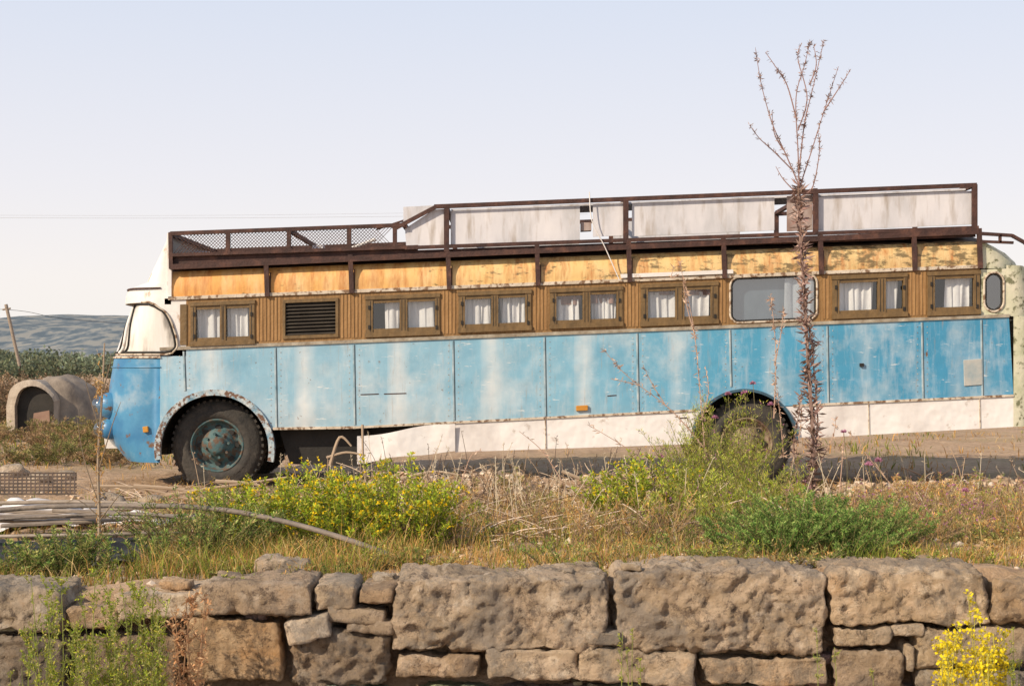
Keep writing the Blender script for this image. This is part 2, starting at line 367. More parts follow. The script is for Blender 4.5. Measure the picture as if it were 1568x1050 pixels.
prism('vent_backing',tr(433,518,460,515,m),.04,.05,M['dark'],bus)
def rrect(a,b,t,bo,r,n=6):
    P=[]; m=(a+b)/2
    for (cx,cy,a0) in ((b-r,t+r,90),(a+r,t+r,180),(a+r,bo-r,270),(b-r,bo-r,0)):
        for q in [a0-90+90*i/n for i in range(n+1)]: P.append((cx+r*math.cos(math.radians(q)),cy-r*math.sin(math.radians(q))))
    return [(x,y+sl*(x-m)) for x,y in P]
def roundwin(nm,a,b,t,bo,r,pan,gl):
    inn=rrect(a+5,b-5,t+5,bo-5,r); m=(a+b)/2
    oc=[(b,t),(a,t),(a,bo),(b,bo)]; oc=[(x,y+sl*(x-m)) for x,y in oc]
    bm=bmesh.new(); I=[bm.verts.new((X(x),D+.002,Z(y))) for x,y in inn]; O=[bm.verts.new((X(x),D+.002,Z(y))) for x,y in oc]
    for k in range(4):
        for i in range(6): bm.faces.new((I[k*7+i],I[k*7+i+1],O[k]))
        j=(k*7+7)%28; bm.faces.new((I[k*7+6],I[j],O[(k+1)%4],O[k]))
    obj_bm(nm+'_surround',bm,pan,bus)
    tube(nm+'_rubber',[(X(x),D-.004,Z(y)) for x,y in inn],.013,M['trim'],bus,True)
    tube(nm+'_seal',[(X(x),D+.004,Z(y)) for x,y in rrect(a+8,b-8,t+8,bo-8,r-3)],.009,M['dark'],bus,True)
    bm=bmesh.new(); bm.faces.new([bm.verts.new((X(x),D+.012,Z(y))) for x,y in inn]); obj_bm(nm+'_glass',bm,gl,bus)
roundwin('large_window',1113,1256,417,497,14,M['brown'],M['glass2'])
prism('large_window_backing',tr(1110,1260,410,500),.12,.14,mott('interior_wall',[(.3,(.12,.16,.20)),(.7,(.24,.28,.33))],2,(2,1,1)),bus)
roundwin('rear_quarter_window',1502,1542,412,482,15,M['cream'],M['glass2'])
prism('quarter_window_backing',tr(1502,1545,405,486),.3,.32,M['dark'],bus)
prism('offside_window_band',[(285,T(285)),(1545,T(1545)),(1545,BT(1545)),(285,BT(285))],2.36,2.38,M['brown'],bus)
# roof
prof=[(0,0),(-.004,8),(.0,18),(.02,28),(.06,37),(.10,42)]
prof2=[(.10,42),(.2,47),(.4,53),(.8,58),(1.2,60),(1.6,58),(2.0,53),(2.2,47),(2.34,38),(2.38,25),(2.4,0)]
def sweep(nm,pr,mat,p0,p1,n=24,smooth=True):
    bm=bmesh.new(); R=[]
    for i in range(n+1):
        p=p0+(p1-p0)*i/n
        R.append([bm.verts.new((X(p),D+y,Z(T(p)-u*(1-.05*(p-258)/1240)))) for y,u in pr])
    for a,b in zip(R[:-1],R[1:]):
        for j in range(len(pr)-1): bm.faces.new((a[j],b[j],b[j+1],a[j+1]))
    return obj_bm(nm,bm,mat,bus,smooth)
sweep('yellow_cornice',prof,M['yellow'],258,1505); sweep('roof_skin',prof2,M['roof'],258,1505)
bm=bmesh.new()
for p in (408,537,686,822,962,1107,1255,1398):
    add_beam(bm,(p+6,T(p)-3),(p+6,T(p)-34),1.6,-.01,.01)
obj_bm('cornice_seams',bm,M['rust'],bus)
# nose
def solve_a(xc,edge,n=2.5,b=1.2):
    lo,hi=0.0,3.0
    def sil(a):
        m=1e9
        for k in range(41):
            th=math.pi/2*k/40; x=X(xc)-a*math.sin(th)**(2/n); y=b*(1-max(math.cos(th),0)**(2/n))
            m=min(m,x*D/(D+y))
        return m
    tg=X(edge)
    for _ in range(26):
        md=(lo+hi)/2
        if sil(md)>tg: lo=md
        else: hi=md
    return lo
def nosegrid(nm,rows,start,xc,mat,n=2.5,b=1.2,m=22,sgn=1,smooth=True):
    bm=bmesh.new(); R=[]
    for row in rows:
        py,edge=row[0],row[1]
        a=solve_a(xc,edge,n,b) if sgn>0 else (X(edge)-X(xc))
        pl=[(X(start)+(X(xc)-X(start))*k/5,0) for k in range(5)]
        for k in range(m+1):
            th=math.pi/2*k/m; pl.append((X(xc)-sgn*a*math.sin(th)**(2/n),b*(1-max(math.cos(th),0)**(2/n))))
        full=pl+[(x,2*b-y) for x,y in pl[::-1][1:]]
        R.append([bm.verts.new((x,D+y,Z(py))) for x,y in full])
    for a_,b_ in zip(R[:-1],R[1:]):
        for j in range(len(a_)-1): bm.faces.new((a_[j],a_[j+1],b_[j+1],b_[j]))
    obj_bm(nm,bm,mat,bus,smooth)
def interp_rows(keys,step=6):
    out=[]
    for (a,ea),(b,eb) in zip(keys[:-1],keys[1:]):
        k=max(1,int(abs(b-a)/step))
        for i in range(k): out.append((a+(b-a)*i/k,ea+(eb-ea)*i/k))
    out.append(keys[-1]); return out
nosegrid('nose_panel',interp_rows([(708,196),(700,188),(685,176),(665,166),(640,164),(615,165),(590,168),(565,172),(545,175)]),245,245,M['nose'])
ek=[(545,177),(538,179),(500,192),(466,209),(457,213)]
nosegrid('windscreen_surround',interp_rows(ek),285,245,M['cap'])
def edge_at(py): return np.interp(py,[457,466,500,538,545],[213,209,192,179,177])
def ringpts(py,ed,out=.01):
    a=solve_a(245,ed); P=[(X(246),-out)]+[(X(245)-(a+out)*math.sin(math.pi/2*k/30)**.8,-out+(1.2+out)*(1-max(math.cos(math.pi/2*k/30),0)**.8)) for k in range(31)]
    P=P+[(x,2.4-y) for x,y in P[::-1][1:]]
    return [(x,D+y,Z(py)) for x,y in P]
tube('nose_moulding',ringpts(547,175,.004),.014,M['trim'],bus)
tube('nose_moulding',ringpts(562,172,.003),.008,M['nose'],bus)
xr=lambda py: np.interp(py,[465,468,473,482,492,512,526,533,537,539.5],[226,236,246,254,259.5,266,269,268,263,252])
bm=bmesh.new(); R=[]; L=[]
for py in (465.5,467,469,472,476,482,489,496,504,512,520,527,532,535,537.5,539.5):
    ed=edge_at(py); st=max(xr(py),225)
    a=solve_a(245,ed); full=[]
    for k in range(0,60):
        th=math.pi/2*k/59; full.append((X(245)-(a+.008)*math.sin(th)**.8,-.008+1.208*(1-max(math.cos(th),0)**.8)))
    if X(st)>X(245): full=[(X(st),-.008)]+full
    else: full=[q for q in full if q[0]<=X(st)]
    P=np.array(full); dd=np.r_[0,np.cumsum(np.linalg.norm(np.diff(P,axis=0),axis=1))]; tq=np.linspace(0,1,40)**1.3*dd[-1]
    P=np.stack([np.interp(tq,dd,P[:,0]),np.interp(tq,dd,P[:,1])],1); P=[tuple(q) for q in P]; P=P+[(x,2.4-y) for x,y in P[::-1][1:]]
    L.append([(x,D+y,Z(py)) for x,y in P]); R.append([bm.verts.new(q) for q in L[-1]])
for a_,b_ in zip(R[:-1],R[1:]):
    for j in range(len(a_)-1): bm.faces.new((a_[j],a_[j+1],b_[j+1],b_[j]))
obj_bm('windscreen_glass',bm,M['screen'],bus,True)
loop=L[0][:40][::-1]+[r[0] for r in L[1:-1]]+L[-1][:40]
tube('windscreen_seal',[(p[0],p[1]-.008,p[2]) for p in loop],.013,M['dark'],bus)
tube('windscreen_rim',[(p[0]+(.024 if p[0]>X(240) else 0),p[1]-.006,p[2]+(.024 if p[2]>Z(470) else (-.022 if p[2]<Z(536) else 0))) for p in loop],.012,M['trim'],bus)
for jj,rr in ((17,.010),(19,.020),(21,.010)):
    tube('windscreen_pillar',[(r[jj][0]-.008,r[jj][1]-.008,r[jj][2]) for r in L],rr,M['cap'] if rr>.015 else M['dark'],bus)
nosegrid('roof_fairing',interp_rows([(437,222),(426,227),(400,240),(375,252),(357,259)],8),262,256,M['cap'],n=2.9)
nosegrid('fairing_top',[(357,259),(356.5,261)],262,259,M['cap'],smooth=False)
nosegrid('visor_top',[(431,224),(440,197)],262,252,M['cap'],n=2.4,smooth=False)
nosegrid('visor_edge',interp_rows([(440,197),(450,193),(463,192)],5),262,252,M['cap'],n=2.4)
nosegrid('visor_underside',[(463,192),(466,210)],262,252,M['roof'],n=2.4,smooth=False)
prism('front_pillar_board',tr(276,286,466,528,280),-.012,-.0042,M['wframe'],bus)
prism('cap_edge',[(257,357),(263,357),(263,456),(257,456)],-.02,.02,M['cap'],bus)
tube('visor_bead',[(q[0],q[1],Z(441)) for q in ringpts(441,196,.004)],.010,M['rust'],bus)
def nose_y(px,edge_px):
    a=solve_a(245,edge_px); prev=9
    for k in range(200):
        th=math.pi/2*k/199; x=X(245)-a*math.sin(th)**.8; y=1.2*(1-max(math.cos(th),0)**.8)
        if x*D/(D+y)<=X(px): return x,y
        if k and x*D/(D+y)>prev: return xp,yp
        prev=x*D/(D+y); xp,yp=x,y
    return xp,yp
def blob(nm,c,r,mat,sq=(1,1,1),seg=20):
    bm=bmesh.new(); bmesh.ops.create_uvsphere(bm,u_segments=seg,v_segments=12,radius=1)
    for v in bm.verts: v.co=Vector((c[0]+v.co.x*r*sq[0],c[1]+v.co.y*r*sq[1],c[2]+v.co.z*r*sq[2]))
    return obj_bm(nm,bm,mat,bus,True)
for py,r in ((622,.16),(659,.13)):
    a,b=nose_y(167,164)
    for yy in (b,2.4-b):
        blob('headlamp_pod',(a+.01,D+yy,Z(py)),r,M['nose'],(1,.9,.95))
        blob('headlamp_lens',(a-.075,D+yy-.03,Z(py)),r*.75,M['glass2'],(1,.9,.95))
bm=bmesh.new(); add_prism(bm,[(140,672),(172,670),(176,690),(142,690)],.5,1.9); obj_bm('front_bumper',bm,M['cap'],bus)
prism('front_light',[(219,653),(227,652),(228,661),(220,662)],-.03,.02,M['amber'],bus,.004)
prism('side_marker',[(882,621),(900,620),(900,628),(882,629)],-.035,-.001,M['amber'],bus,.004)
prism('fuel_flap',[(1475,551),(1503,549),(1504,589),(1476,591)],-.014,-.001,mott('flap_paint',[(.3,(.3,.36,.38)),(.7,(.5,.47,.42))],6),bus,.004)
prism('door_handle',[(1316,556),(1322,556),(1322,561),(1316,561)],-.03,-.001,M['dark'],bus)
nosegrid('rear_panel',interp_rows([(653,1606),(600,1612),(500,1612),(484,1611)],12),1552,1556,M['cream'],sgn=-1,n=2.6)
nosegrid('rear_upper_panel',interp_rows([(484,1610),(450,1606),(420,1600),(406,1592)],8),1541,1545,M['cream'],sgn=-1,n=2.6)
nosegrid('rear_roof',interp_rows([(411,1596),(398,1588),(385,1570),(376,1545),(370,1520),(367,1508)],4),1500,1505,M['cream'],sgn=-1,n=2.4)
bm=bmesh.new()
for (a,b,y) in ((552,580,604),(588,622,603),(930,944,606),(1040,1052,640)): add_beam(bm,(a,y),(b,y-1),1.5,-.004,-.0005)
obj_bm('side_lettering',bm,M['rust'],bus)
# rack
bm=bmesh.new()
def rail(p0,p1,w,y=-.05,t=.04): add_beam(bm,p0,p1,w,y,y+t)
for off in (-.05,2.36):
    rail((262,409),(1497,355),8,off)
    rail((262,391),(620,379),5,off)
    rail((262,358),(620,345),6,off)
    rail((262,357),(263,412),6,off+.002,.036)
    for p in (350,443,535,605): rail((p,360-.037*(p-262)),(p,391-.033*(p-262)),6.5,off+.002,.036)
    rail((602,352),(668,317),6,off+.003,.03)
    rail((665,317),(1494,284),6.5,off)
    rail((620,380),(1497,349),5.5,off+.001,.038)
    for p,t in ((684,318),(958,305),(1248,292),(1491,283)): rail((p,t),(p,t+68),8,off+.002,.036)
    for p,t in ((408,398),(537,390),(686,385),(822,374),(962,368),(1107,360),(1255,355),(1398,350),(1498,350)):
        rail((p,t),(p+2,T(p)+3),7,off+.003 if off<0 else off,.034)
for p,t in ((262,359),(443,353),(620,346),(684,318),(958,305),(1248,292),(1491,284)): add_beam(bm,(p-3,t),(p+3,t),6,-.04,2.36)
for p in range(290,1490,32): add_beam(bm,(p,406-.043*(p-262)),(p+7,406-.043*(p-262)),5,-.02,2.37)
rail((1500,358),(1548,361),5); rail((1548,361),(1568,372),5); rail((1568,372),(1590,400),5); rail((1500,370),(1550,372),4); rail((1530,360),(1530,372),3.5)
add_prism(bm,[(264,392),(640,375),(640,394),(264,414)],.0,.006); add_prism(bm,[(640,383),(1494,352),(1494,363),(640,393)],.0,.006)  # dark plates added for the dense mesh and for shade under the rack
obj_bm('roof_rack_frame',bm,M['rust'],bus)
bm=bmesh.new(); add_prism(bm,[(264,403),(1492,350),(1492,353),(264,406)],.05,2.33); obj_bm('roof_rack_floor',bm,M['dark'],bus)
bm=bmesh.new()
for off in (-.03,2.38):
    a,bb_,t0,t1=264,603,360,390
    h=t1-t0; p=a-h
    while p<bb_:
        for s_ in (1,-1):
            x0,x1=(p,p+h) if s_>0 else (p+h,p)
            if min(x0,x1)<a or max(x0,x1)>bb_: continue
            dy=lambda x:-.038*(x-262)
            add_beam(bm,(x0,t0+dy(x0)),(x1,t1+dy(x1)),.8,off,off+.006)
        p+=5.2
obj_bm('rack_wire_mesh',bm,M['rust'],bus)
bm=bmesh.new()
RT=lambda p:317-.0398*(p-665)
def pan(a,b,y=.01,t=4,bo=64):
    add_prism(bm,[(a,RT(a)+t),(b,RT(b)+t),(b,RT(b)+bo-2-(b-600)*.003),(a,RT(a)+bo-2-(a-600)*.003)],y,y+.02)
add_prism(bm,[(620,350),(664,321),(680,320),(680,378),(622,379)],.01,.03)
add_prism(bm,[(617,316),(676,313),(664,318),(617,341)],.06,.08)
pan(690,888,t=7); pan(908,955,.0,6,58); pan(968,1186,t=6,bo=60); pan(1254,1488,t=8)
add_prism(bm,[(690,318),(1485,286),(1485,289),(690,321)],.15,.9)
add_prism(bm,[(700,322),(900,314),(900,368),(700,375)],2.2,2.22); add_prism(bm,[(960,310),(1180,302),(1180,356),(960,364)],2.2,2.22)
obj_bm('rack_side_panels',bm,M['panel'],bus)
bm=bmesh.new(); add_prism(bm,[(1206,300),(1245,298),(1245,352),(1206,354)],.03,.05); add_prism(bm,[(890,340),(906,340),(906,352),(890,353)],.05,.2); obj_bm('rack_rusty_panel',bm,mott('rusty_panel',[(.3,(.22,.13,.10)),(.6,(.38,.30,.27)),(.8,(.5,.46,.43))],3,(2,1,.6)),bus)
tube('rope',smoothpts([(X(902),D-.07,Z(295)),(X(906),D-.08,Z(340)),(X(925),D-.08,Z(378)),(X(948),D-.07,Z(430))],6),.006,M['cap'],bus)
tube('rack_ladder_pole',[(X(570),D+.5,Z(345)),(X(640),D+.5,Z(322))],.012,M['rust'],bus)
tube('rack_pole',[(X(470),D+1.2,Z(385)),(X(560),D+1.2,Z(352))],.02,M['cap'],bus)
bm=bmesh.new(); add_prism(bm,[(285,372),(330,392),(262,396),(262,370)],1.2,1.22); add_prism(bm,[(450,358),(468,358),(468,382),(450,384)],1.5,1.7); obj_bm('rack_cargo',bm,M['panel'],bus)
# ================================================= GROUND
def smooth(a,b,x):
    t=min(1,max(0,(x-a)/(b-a))); return t*t*(3-2*t)
def hz(x,y):
    if y<6.52: return 0.02*noise.noise(Vector((x*.8,y*.8,0)))
    xs=max(-4,min(4,x))
    top=.60+.022*xs*(1-smooth(7,12,y))
    z=top-.045*(min(y,15.3)-6.5)
    amp=.06*(1-smooth(14.8,15.8,y)*.6)+.06*smooth(8.5,10,y)*(1-smooth(13.5,15,y))
    z+=amp*noise.fractal(Vector((x*.9,y*.9,3)),.8,2.1,3)+.03*noise.noise(Vector((x*6,y*6,1)))
    if 12.5<y<16.6:   # earth bank in front of the bus
        e=math.exp(-((y-14.6)/.6)**2)
        hgt=.23*smooth(-1.9,-1.1,x)*(1-smooth(1.2,2.0,x))+.13*smooth(2.9,3.6,x)
        z+=hgt*e*(1+.5*noise.noise(Vector((x*1.7,y*2,9))))+.05*e*abs(noise.noise(Vector((x*4,y*4,2))))
    if y>22: z-=0.2*smooth(22,80,y)
    return z
def axis(lo_dense,hi_dense,step,far,g=1.16):
    a=list(np.arange(lo_dense,hi_dense,step)); s=step; v=hi_dense; r=[]
    while v<far: r.append(v); s*=g; v+=s
    r.append(far); return a+r
xs=axis(0,8.5,.075,4500); xs=[-v for v in xs[::-1][:-1]]+xs
ys=[-40,-20,-10,-5,0,2,4,5,6,6.4,6.53,6.58,6.66]+axis(6.74,17,.075,5000,1.13)
verts=[(x,y,hz(x,y) if y!=6.53 else .0) for y in ys for x in xs]
nx=len(xs); faces=[(j*nx+i,j*nx+i+1,(j+1)*nx+i+1,(j+1)*nx+i) for j in range(len(ys)-1) for i in range(nx-1)]
me=bpy.data.meshes.new('ground'); me.from_pydata(verts,[],faces)
gm,nt,b=newmat('dry_soil')
c=ramp(nt,noise_n(nt,.9,(1,1,1),7,.65),[(.35,(.32,.20,.12)),(.48,(.50,.33,.20)),(.6,(.59,.41,.26)),(.75,(.62,.46,.32))])
c2=ramp(nt,noise_n(nt,9,(1,1,1),8,.75,(3,3,3)),[(.40,(.16,.10,.06)),(.53,(.50,.34,.21)),(.7,(.68,.52,.38))])
c=mixc(nt,.45,c,c2)
gr=ramp(nt,noise_n(nt,.35,(1,1,1),6,.7,(8,1,1)),[(.5,(0,0,0)),(.62,(.4,.4,.4))]); c=mixc(nt,gr,c,(.30,.24,.10))
nt.links.new(c,b.inputs['Base Color']); b.inputs['Roughness'].default_value=.95
bump(nt,b,noise_n(nt,14,(1,1,1),7,.75),.9,.05); me.materials.append(gm)
for p in me.polygons:p.use_smooth=True
COL.objects.link(bpy.data.objects.new('ground',me))
# ================================================= STONE WALL
stm,nt,b=newmat('rough_limestone')
c=ramp(nt,noise_n(nt,2.2,(1,1,1.3),8,.68),[(.34,(.34,.27,.20)),(.45,(.53,.42,.30)),(.56,(.66,.53,.40)),(.68,(.60,.41,.24))])
dk=ramp(nt,noise_n(nt,13,(1,1,1),9,.85,(2,9,4)),[(.40,(0,0,0)),(.50,(1,1,1))]); c=mixc(nt,dk,(.17,.13,.10),c)
lt=ramp(nt,noise_n(nt,6,(1,1,1),8,.8,(9,2,1)),[(.52,(0,0,0)),(.62,(.9,.9,.9))]); c=mixc(nt,lt,c,(.78,.68,.56))
gy=ramp(nt,noise_n(nt,2.6,(1,1,1),7,.75,(4,8,1)),[(.49,(0,0,0)),(.58,(.75,.75,.75))]); c=mixc(nt,gy,c,(.29,.26,.23))
at_=N(nt,'ShaderNodeAttribute'); at_.attribute_name='Col'
mm=N(nt,'ShaderNodeMixRGB',blend_type='MULTIPLY'); mm.inputs[0].default_value=1; nt.links.new(c,mm.inputs[1]); nt.links.new(at_.outputs['Color'],mm.inputs[2])
nt.links.new(mm.outputs[0],b.inputs['Base Color']); b.inputs['Roughness'].default_value=.95
h=math_n(nt,'ADD',noise_n(nt,16,(1,1,1),9,.8),math_n(nt,'MULTIPLY',noise_n(nt,60,(1,1,1),4,.8),.35))
bump(nt,b,h,.9,.05)
SV=[];SF=[];SC=[]
def stone(c,hx,hy,hz_,r,amp,tint,tilt=0,seg=.0165,skew=.12,rough=1.0):
    sx,sy,sz=[max(3,int(2*q/seg)) for q in (hx,hy,hz_)]; sy=max(3,sy//2)
    sd=Vector((random.uniform(0,99),random.uniform(0,99),random.uniform(0,99)))
    k=[random.uniform(-skew,skew) for _ in range(8)]
    bm=bmesh.new(); ct,stt=math.cos(tilt),math.sin(tilt)
    def face(fn,nu,nv):
        g=[[None]*(nv+1) for _ in range(nu+1)]
        for i in range(nu+1):
            for j in range(nv+1):
                p=fn(-1+2*i/nu,-1+2*j/nv); P=Vector((p[0]*hx,p[1]*hy,p[2]*hz_))
                Q=Vector((max(-hx+r,min(hx-r,P.x)),max(-hy+r,min(hy-r,P.y)),max(-hz_+r,min(hz_-r,P.z))))
                d=(P-Q); n=d.normalized() if d.length>1e-6 else Vector(p)
                P=Q+n*r
                q=P+sd
                v1=noise.noise(q*9); v2=noise.noise(q*19+Vector((5,5,5))); v3=noise.noise(q*34)
                dd=amp*1.3*noise.fractal(q*4.5,.85,2.2,4) + rough*amp*(.9*(abs(v2)*-1.8+.35) - 2.2*max(0,v1-.14)-2.0*max(0,v3-.15)+.5*v3)
                P=P+n*dd
                u,w=P.x/hx,P.z/hz_
                P.z+=hz_*(k[0]*u+k[1]*u*w*.6+k[2]*(u*u-.5)); P.x+=hx*.5*(k[3]*w+k[4]*w*w)
                P=Vector((P.x*ct-P.z*stt,P.y,P.x*stt+P.z*ct))
                g[i][j]=bm.verts.new(c+P)
        for i in range(nu):
            for j in range(nv): bm.faces.new((g[i][j],g[i+1][j],g[i+1][j+1],g[i][j+1]))
    face(lambda u,v:(u,-1,v),sx,sz); face(lambda u,v:(u,v,1),sx,sy); face(lambda u,v:(u,v,-1),sx,sy)
    face(lambda u,v:(-1,u,v),sy,sz); face(lambda u,v:(1,u,v),sy,sz)
    bmesh.ops.remove_doubles(bm,verts=bm.verts,dist=.0005)
    bmesh.ops.recalc_face_normals(bm,faces=bm.faces)
    bm.verts.index_update(); base=len(SV)
    for v in bm.verts: SV.append(v.co[:]); SC.append((*tint,1))
    for f in bm.faces: SF.append([v.index+base for v in f.verts])
    bm.free()
DW=6.4
def wst(x0,y0,x1,y1,tint=None,dep=.19,r=.03,amp=.012,off=0,tilt=0,skew=.08,rough=1,seg=.0165):
    d=DW+off; p=W((x0+x1)/2,(y0+y1)/2,d); hx=(x1-x0)/2*d/F; h=(y1-y0)/2*d/F
    tint=tint or tuple(random.uniform(.7,1.05)*q for q in (1,.97,.93))
    rr=min(r,h*.6,hx*.6)
    stone(Vector((p.x,d+dep,p.z)),hx,dep,h,rr,amp,tint,tilt,skew=skew,rough=rough,seg=seg)
G=(.82,.81,.79); O=(1.0,.86,.70); L=(1.1,1.05,.98); K=(.52,.49,.46); s1=.0125
wst(603,884,930,999,(.97,.92,.86),.21,.028,.020,skew=.06,seg=s1); wst(939,873,1264,1002,(1.02,.96,.89),.22,.032,.021,skew=.06,seg=s1); wst(1272,871,1517,960,(1.06,.97,.85),.2,.032,.018,seg=s1); wst(1525,886,1650,955,O,.2,.035,.018)
wst(-70,900,94,969,G,.2,.03,.018,seg=s1); wst(98,928,184,966,O,.18,.025,.014)
wst(180,908,345,947,L,.2,.012,.013,tilt=.03); wst(310,894,478,942,(.82,.75,.68),.22,.015,.016,-.03,tilt=.02); wst(480,895,545,936,L,.18,.02,.014); wst(547,900,605,927,(.9,.78,.66),.17,.02)
wst(-70,975,101,1075,K,.2,.045,.026); wst(107,969,281,1075,(.66,.58,.49),.2,.045,.022,.03); wst(287,949,432,1045,(.90,.74,.55),.2,.02,.012,.0,seg=s1); wst(436,946,505,983,(1.3,1.28,1.25),.12,.010,.006,-.03,tilt=.25)
wst(441,965,597,1060,(.66,.62,.58),.2,.06,.024,.01,seg=s1); wst(500,932,590,955,(.95,.9,.85),.16,.012,.008,tilt=-.12); wst(530,950,604,971,(.8,.75,.7),.16,.012,.008,tilt=-.1)
wst(605,1003,737,1040,(1.0,.88,.76),.18,.018,.014); wst(745,993,891,1042,L,.18,.018,.014); wst(896,967,951,991,G,.14,.012,.008,-.02); wst(885,997,1067,1050,(1.1,1.05,.97),.18,.018,.016,tilt=-.08)
wst(1073,1007,1271,1052,(1.05,.95,.82),.18,.02,.016); wst(1277,961,1367,991,(1.1,1.03,.93),.16,.016); wst(1365,956,1418,976,L,.15,.012,.008); wst(1277,997,1383,1056,(.86,.79,.72),.18,.02,.015); wst(1387,988,1402,1030,L,.12,.01,.006); wst(1405,963,1590,1021,(1.05,.97,.84),.17,.025,.016); wst(1407,1027,1650,1070,G,.18,.03)
for (a,b) in ((-90,110),(118,280),(288,440),(450,610),(618,760),(768,930),(938,1080),(1090,1280),(1290,1480),(1490,1660)):
    wst(a,1064 if a<440 or a>1270 else 1054,b,1140,None,.2,.04,.014,.02)
for i in range(5):
    for s_ in (-1,1):
        x=784+s_*(1010+i*260)
        wst(x-125,890,x+125,990,None,.2,.04); wst(x-120,995,x+120,1060,None,.2,.04); wst(x-125,1063,x+125,1140,None,.2,.04)
for i in range(60):
    x=random.uniform(-60,1620); y=random.choice([random.uniform(985,1012),random.uniform(940,970) if x<600 else random.uniform(1040,1060)])
    w=random.uniform(8,26); h=random.uniform(4,10); wst(x-w,y-h,x+w,y+h,None,.1,.012,.006,.07,tilt=random.uniform(-.3,.3))
for (x0,y0,x1,y1,o,t) in ((388,856,472,890,.45,L),(570,880,606,893,.2,L),(1035,853,1065,868,.3,L),(1150,862,1185,874,.15,L),(1460,868,1500,884,.2,L),(240,890,290,905,.15,O),(1105,858,1130,870,.2,L),(950,862,985,876,.12,L),(845,872,880,886,.15,G)):
    wst(x0,y0,x1,y1,t,(x1-x0)/2*.003*.8,.03,.014,o)
me=bpy.data.meshes.new('stone_wall'); me.from_pydata(SV,[],SF)
ca=me.color_attributes.new('Col','FLOAT_COLOR','POINT'); ca.data.foreach_set('color',np.array(SC,dtype=np.float32).ravel())
for p in me.polygons:p.use_smooth=True
me.materials.append(stm); COL.objects.link(bpy.data.objects.new('stone_wall',me))
# ================================================= SOUP builder
class Soup:
    def __init__(s): s.v=[]; s.c=[]
    def add(s,tri,col):
        s.v.append(np.asarray(tri,np.float32)); s.c.append(np.repeat(np.asarray(col,np.float32)[:,None,:],3,1))
    def blades(s,P,Hh,Wd,lean,col):
        n=len(P); az=rng.uniform(0,2*np.pi,n); side=np.stack([np.cos(az),np.sin(az),np.zeros(n)],1)*Wd[:,None]/2
        la=rng.uniform(0,2*np.pi,n); L=np.stack([np.cos(la),np.sin(la),np.zeros(n)],1)*(Hh*lean)[:,None]
        up=np.zeros((n,3)); up[:,2]=Hh
        m=P+up*.55+L*.35; t=P+up*(1-.25*lean[:,None])+L
        a,b=P-side,P+side; c,d=m-side*.7,m+side*.7
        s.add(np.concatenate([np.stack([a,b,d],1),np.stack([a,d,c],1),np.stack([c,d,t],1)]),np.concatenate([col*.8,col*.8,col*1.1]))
    def leaves(s,C,dirv,L,Wd,col):
        n=len(C); r=rng.normal(size=(n,3)); sd=np.cross(dirv,r); sd/=np.linalg.norm(sd,axis=1)[:,None]+1e-9
        a=C; t=C+dirv*L[:,None]; m=C+dirv*(L*.5)[:,None]; p,q=m-sd*Wd[:,None]/2,m+sd*Wd[:,None]/2
        s.add(np.concatenate([np.stack([a,p,t],1),np.stack([a,t,q],1)]),np.concatenate([col,col*.92]))
    def tube(s,pts,r0,r1,col,sides=4):
        P=np.array(pts,float); n=len(P); tg=np.gradient(P,axis=0); tg/=np.linalg.norm(tg,axis=1)[:,None]+1e-9
        ref=np.array([.3,1,.1]); u=np.cross(tg,ref); u/=np.linalg.norm(u,axis=1)[:,None]+1e-9; w=np.cross(tg,u)
        r=np.linspace(r0,r1,n)[:,None]; R=[P+(u*math.cos(2*math.pi*k/sides)+w*math.sin(2*math.pi*k/sides))*r for k in range(sides)]
        for k in range(sides):
            A=R[k];B=R[(k+1)%sides]
            s.add(np.concatenate([np.stack([A[:-1],B[:-1],B[1:]],1),np.stack([A[:-1],B[1:],A[1:]],1)]),np.tile(np.array(col,float),(2*(n-1),1)))
    def build(s,name,mat):
        V=np.concatenate(s.v).reshape(-1,3); C=np.concatenate(s.c).reshape(-1,3); n=len(V)
        me=bpy.data.meshes.new(name); me.vertices.add(n); me.vertices.foreach_set('co',V.ravel())
        me.loops.add(n); me.loops.foreach_set('vertex_index',np.arange(n,dtype=np.int32))
        me.polygons.add(n//3); me.polygons.foreach_set('loop_start',np.arange(0,n,3,dtype=np.int32))
        me.update(calc_edges=True)
        ca=me.color_attributes.new('Col','FLOAT_COLOR','POINT'); cc=np.ones((n,4),np.float32); cc[:,:3]=np.clip(C,0,1); ca.data.foreach_set('color',cc.ravel())
        me.materials.append(mat); me.validate(); o=bpy.data.objects.new(name,me); COL.objects.link(o); return o
def colmix(n,cols,var=.2,wts=None):
    c=np.array(cols)[rng.choice(len(cols),n,p=wts)]; return c*rng.uniform(1-var,1+var,(n,1))
STRAW=[(.60,.38,.14),(.68,.50,.24),(.52,.28,.10),(.64,.37,.12)]
GREEN=[(.22,.28,.05),(.31,.36,.06),(.15,.20,.04),(.38,.37,.09)]
def zarr(x,y): return np.array([hz(a,b) for a,b in zip(x,y)])
g=Soup()
def scatter(n,x0,x1,y0,y1,h0,h1,w,cols,lean=.6,thr=None,wts=None,fs=.9,seed=0):
    x=rng.uniform(x0,x1,n); y=rng.uniform(y0,y1,n)
    if thr is not None:
        k=np.array([noise.fractal(Vector((a*fs+seed,b*fs,seed*3)),.8,2,3) for a,b in zip(x,y)])>thr; x=x[k];y=y[k]
    k=~((x<-1.95)&(y>7.6)&(y<9.3)&(x>-4.2)); x=x[k];y=y[k]
    n=len(x); P=np.stack([x,y,zarr(x,y)-.01],1)
    g.blades(P,rng.uniform(h0,h1,n)*rng.uniform(.5,1,n),np.full(n,w)*rng.uniform(.6,1.3,n),rng.uniform(.1,1.4,n)*lean,colmix(n,cols,.3,wts))
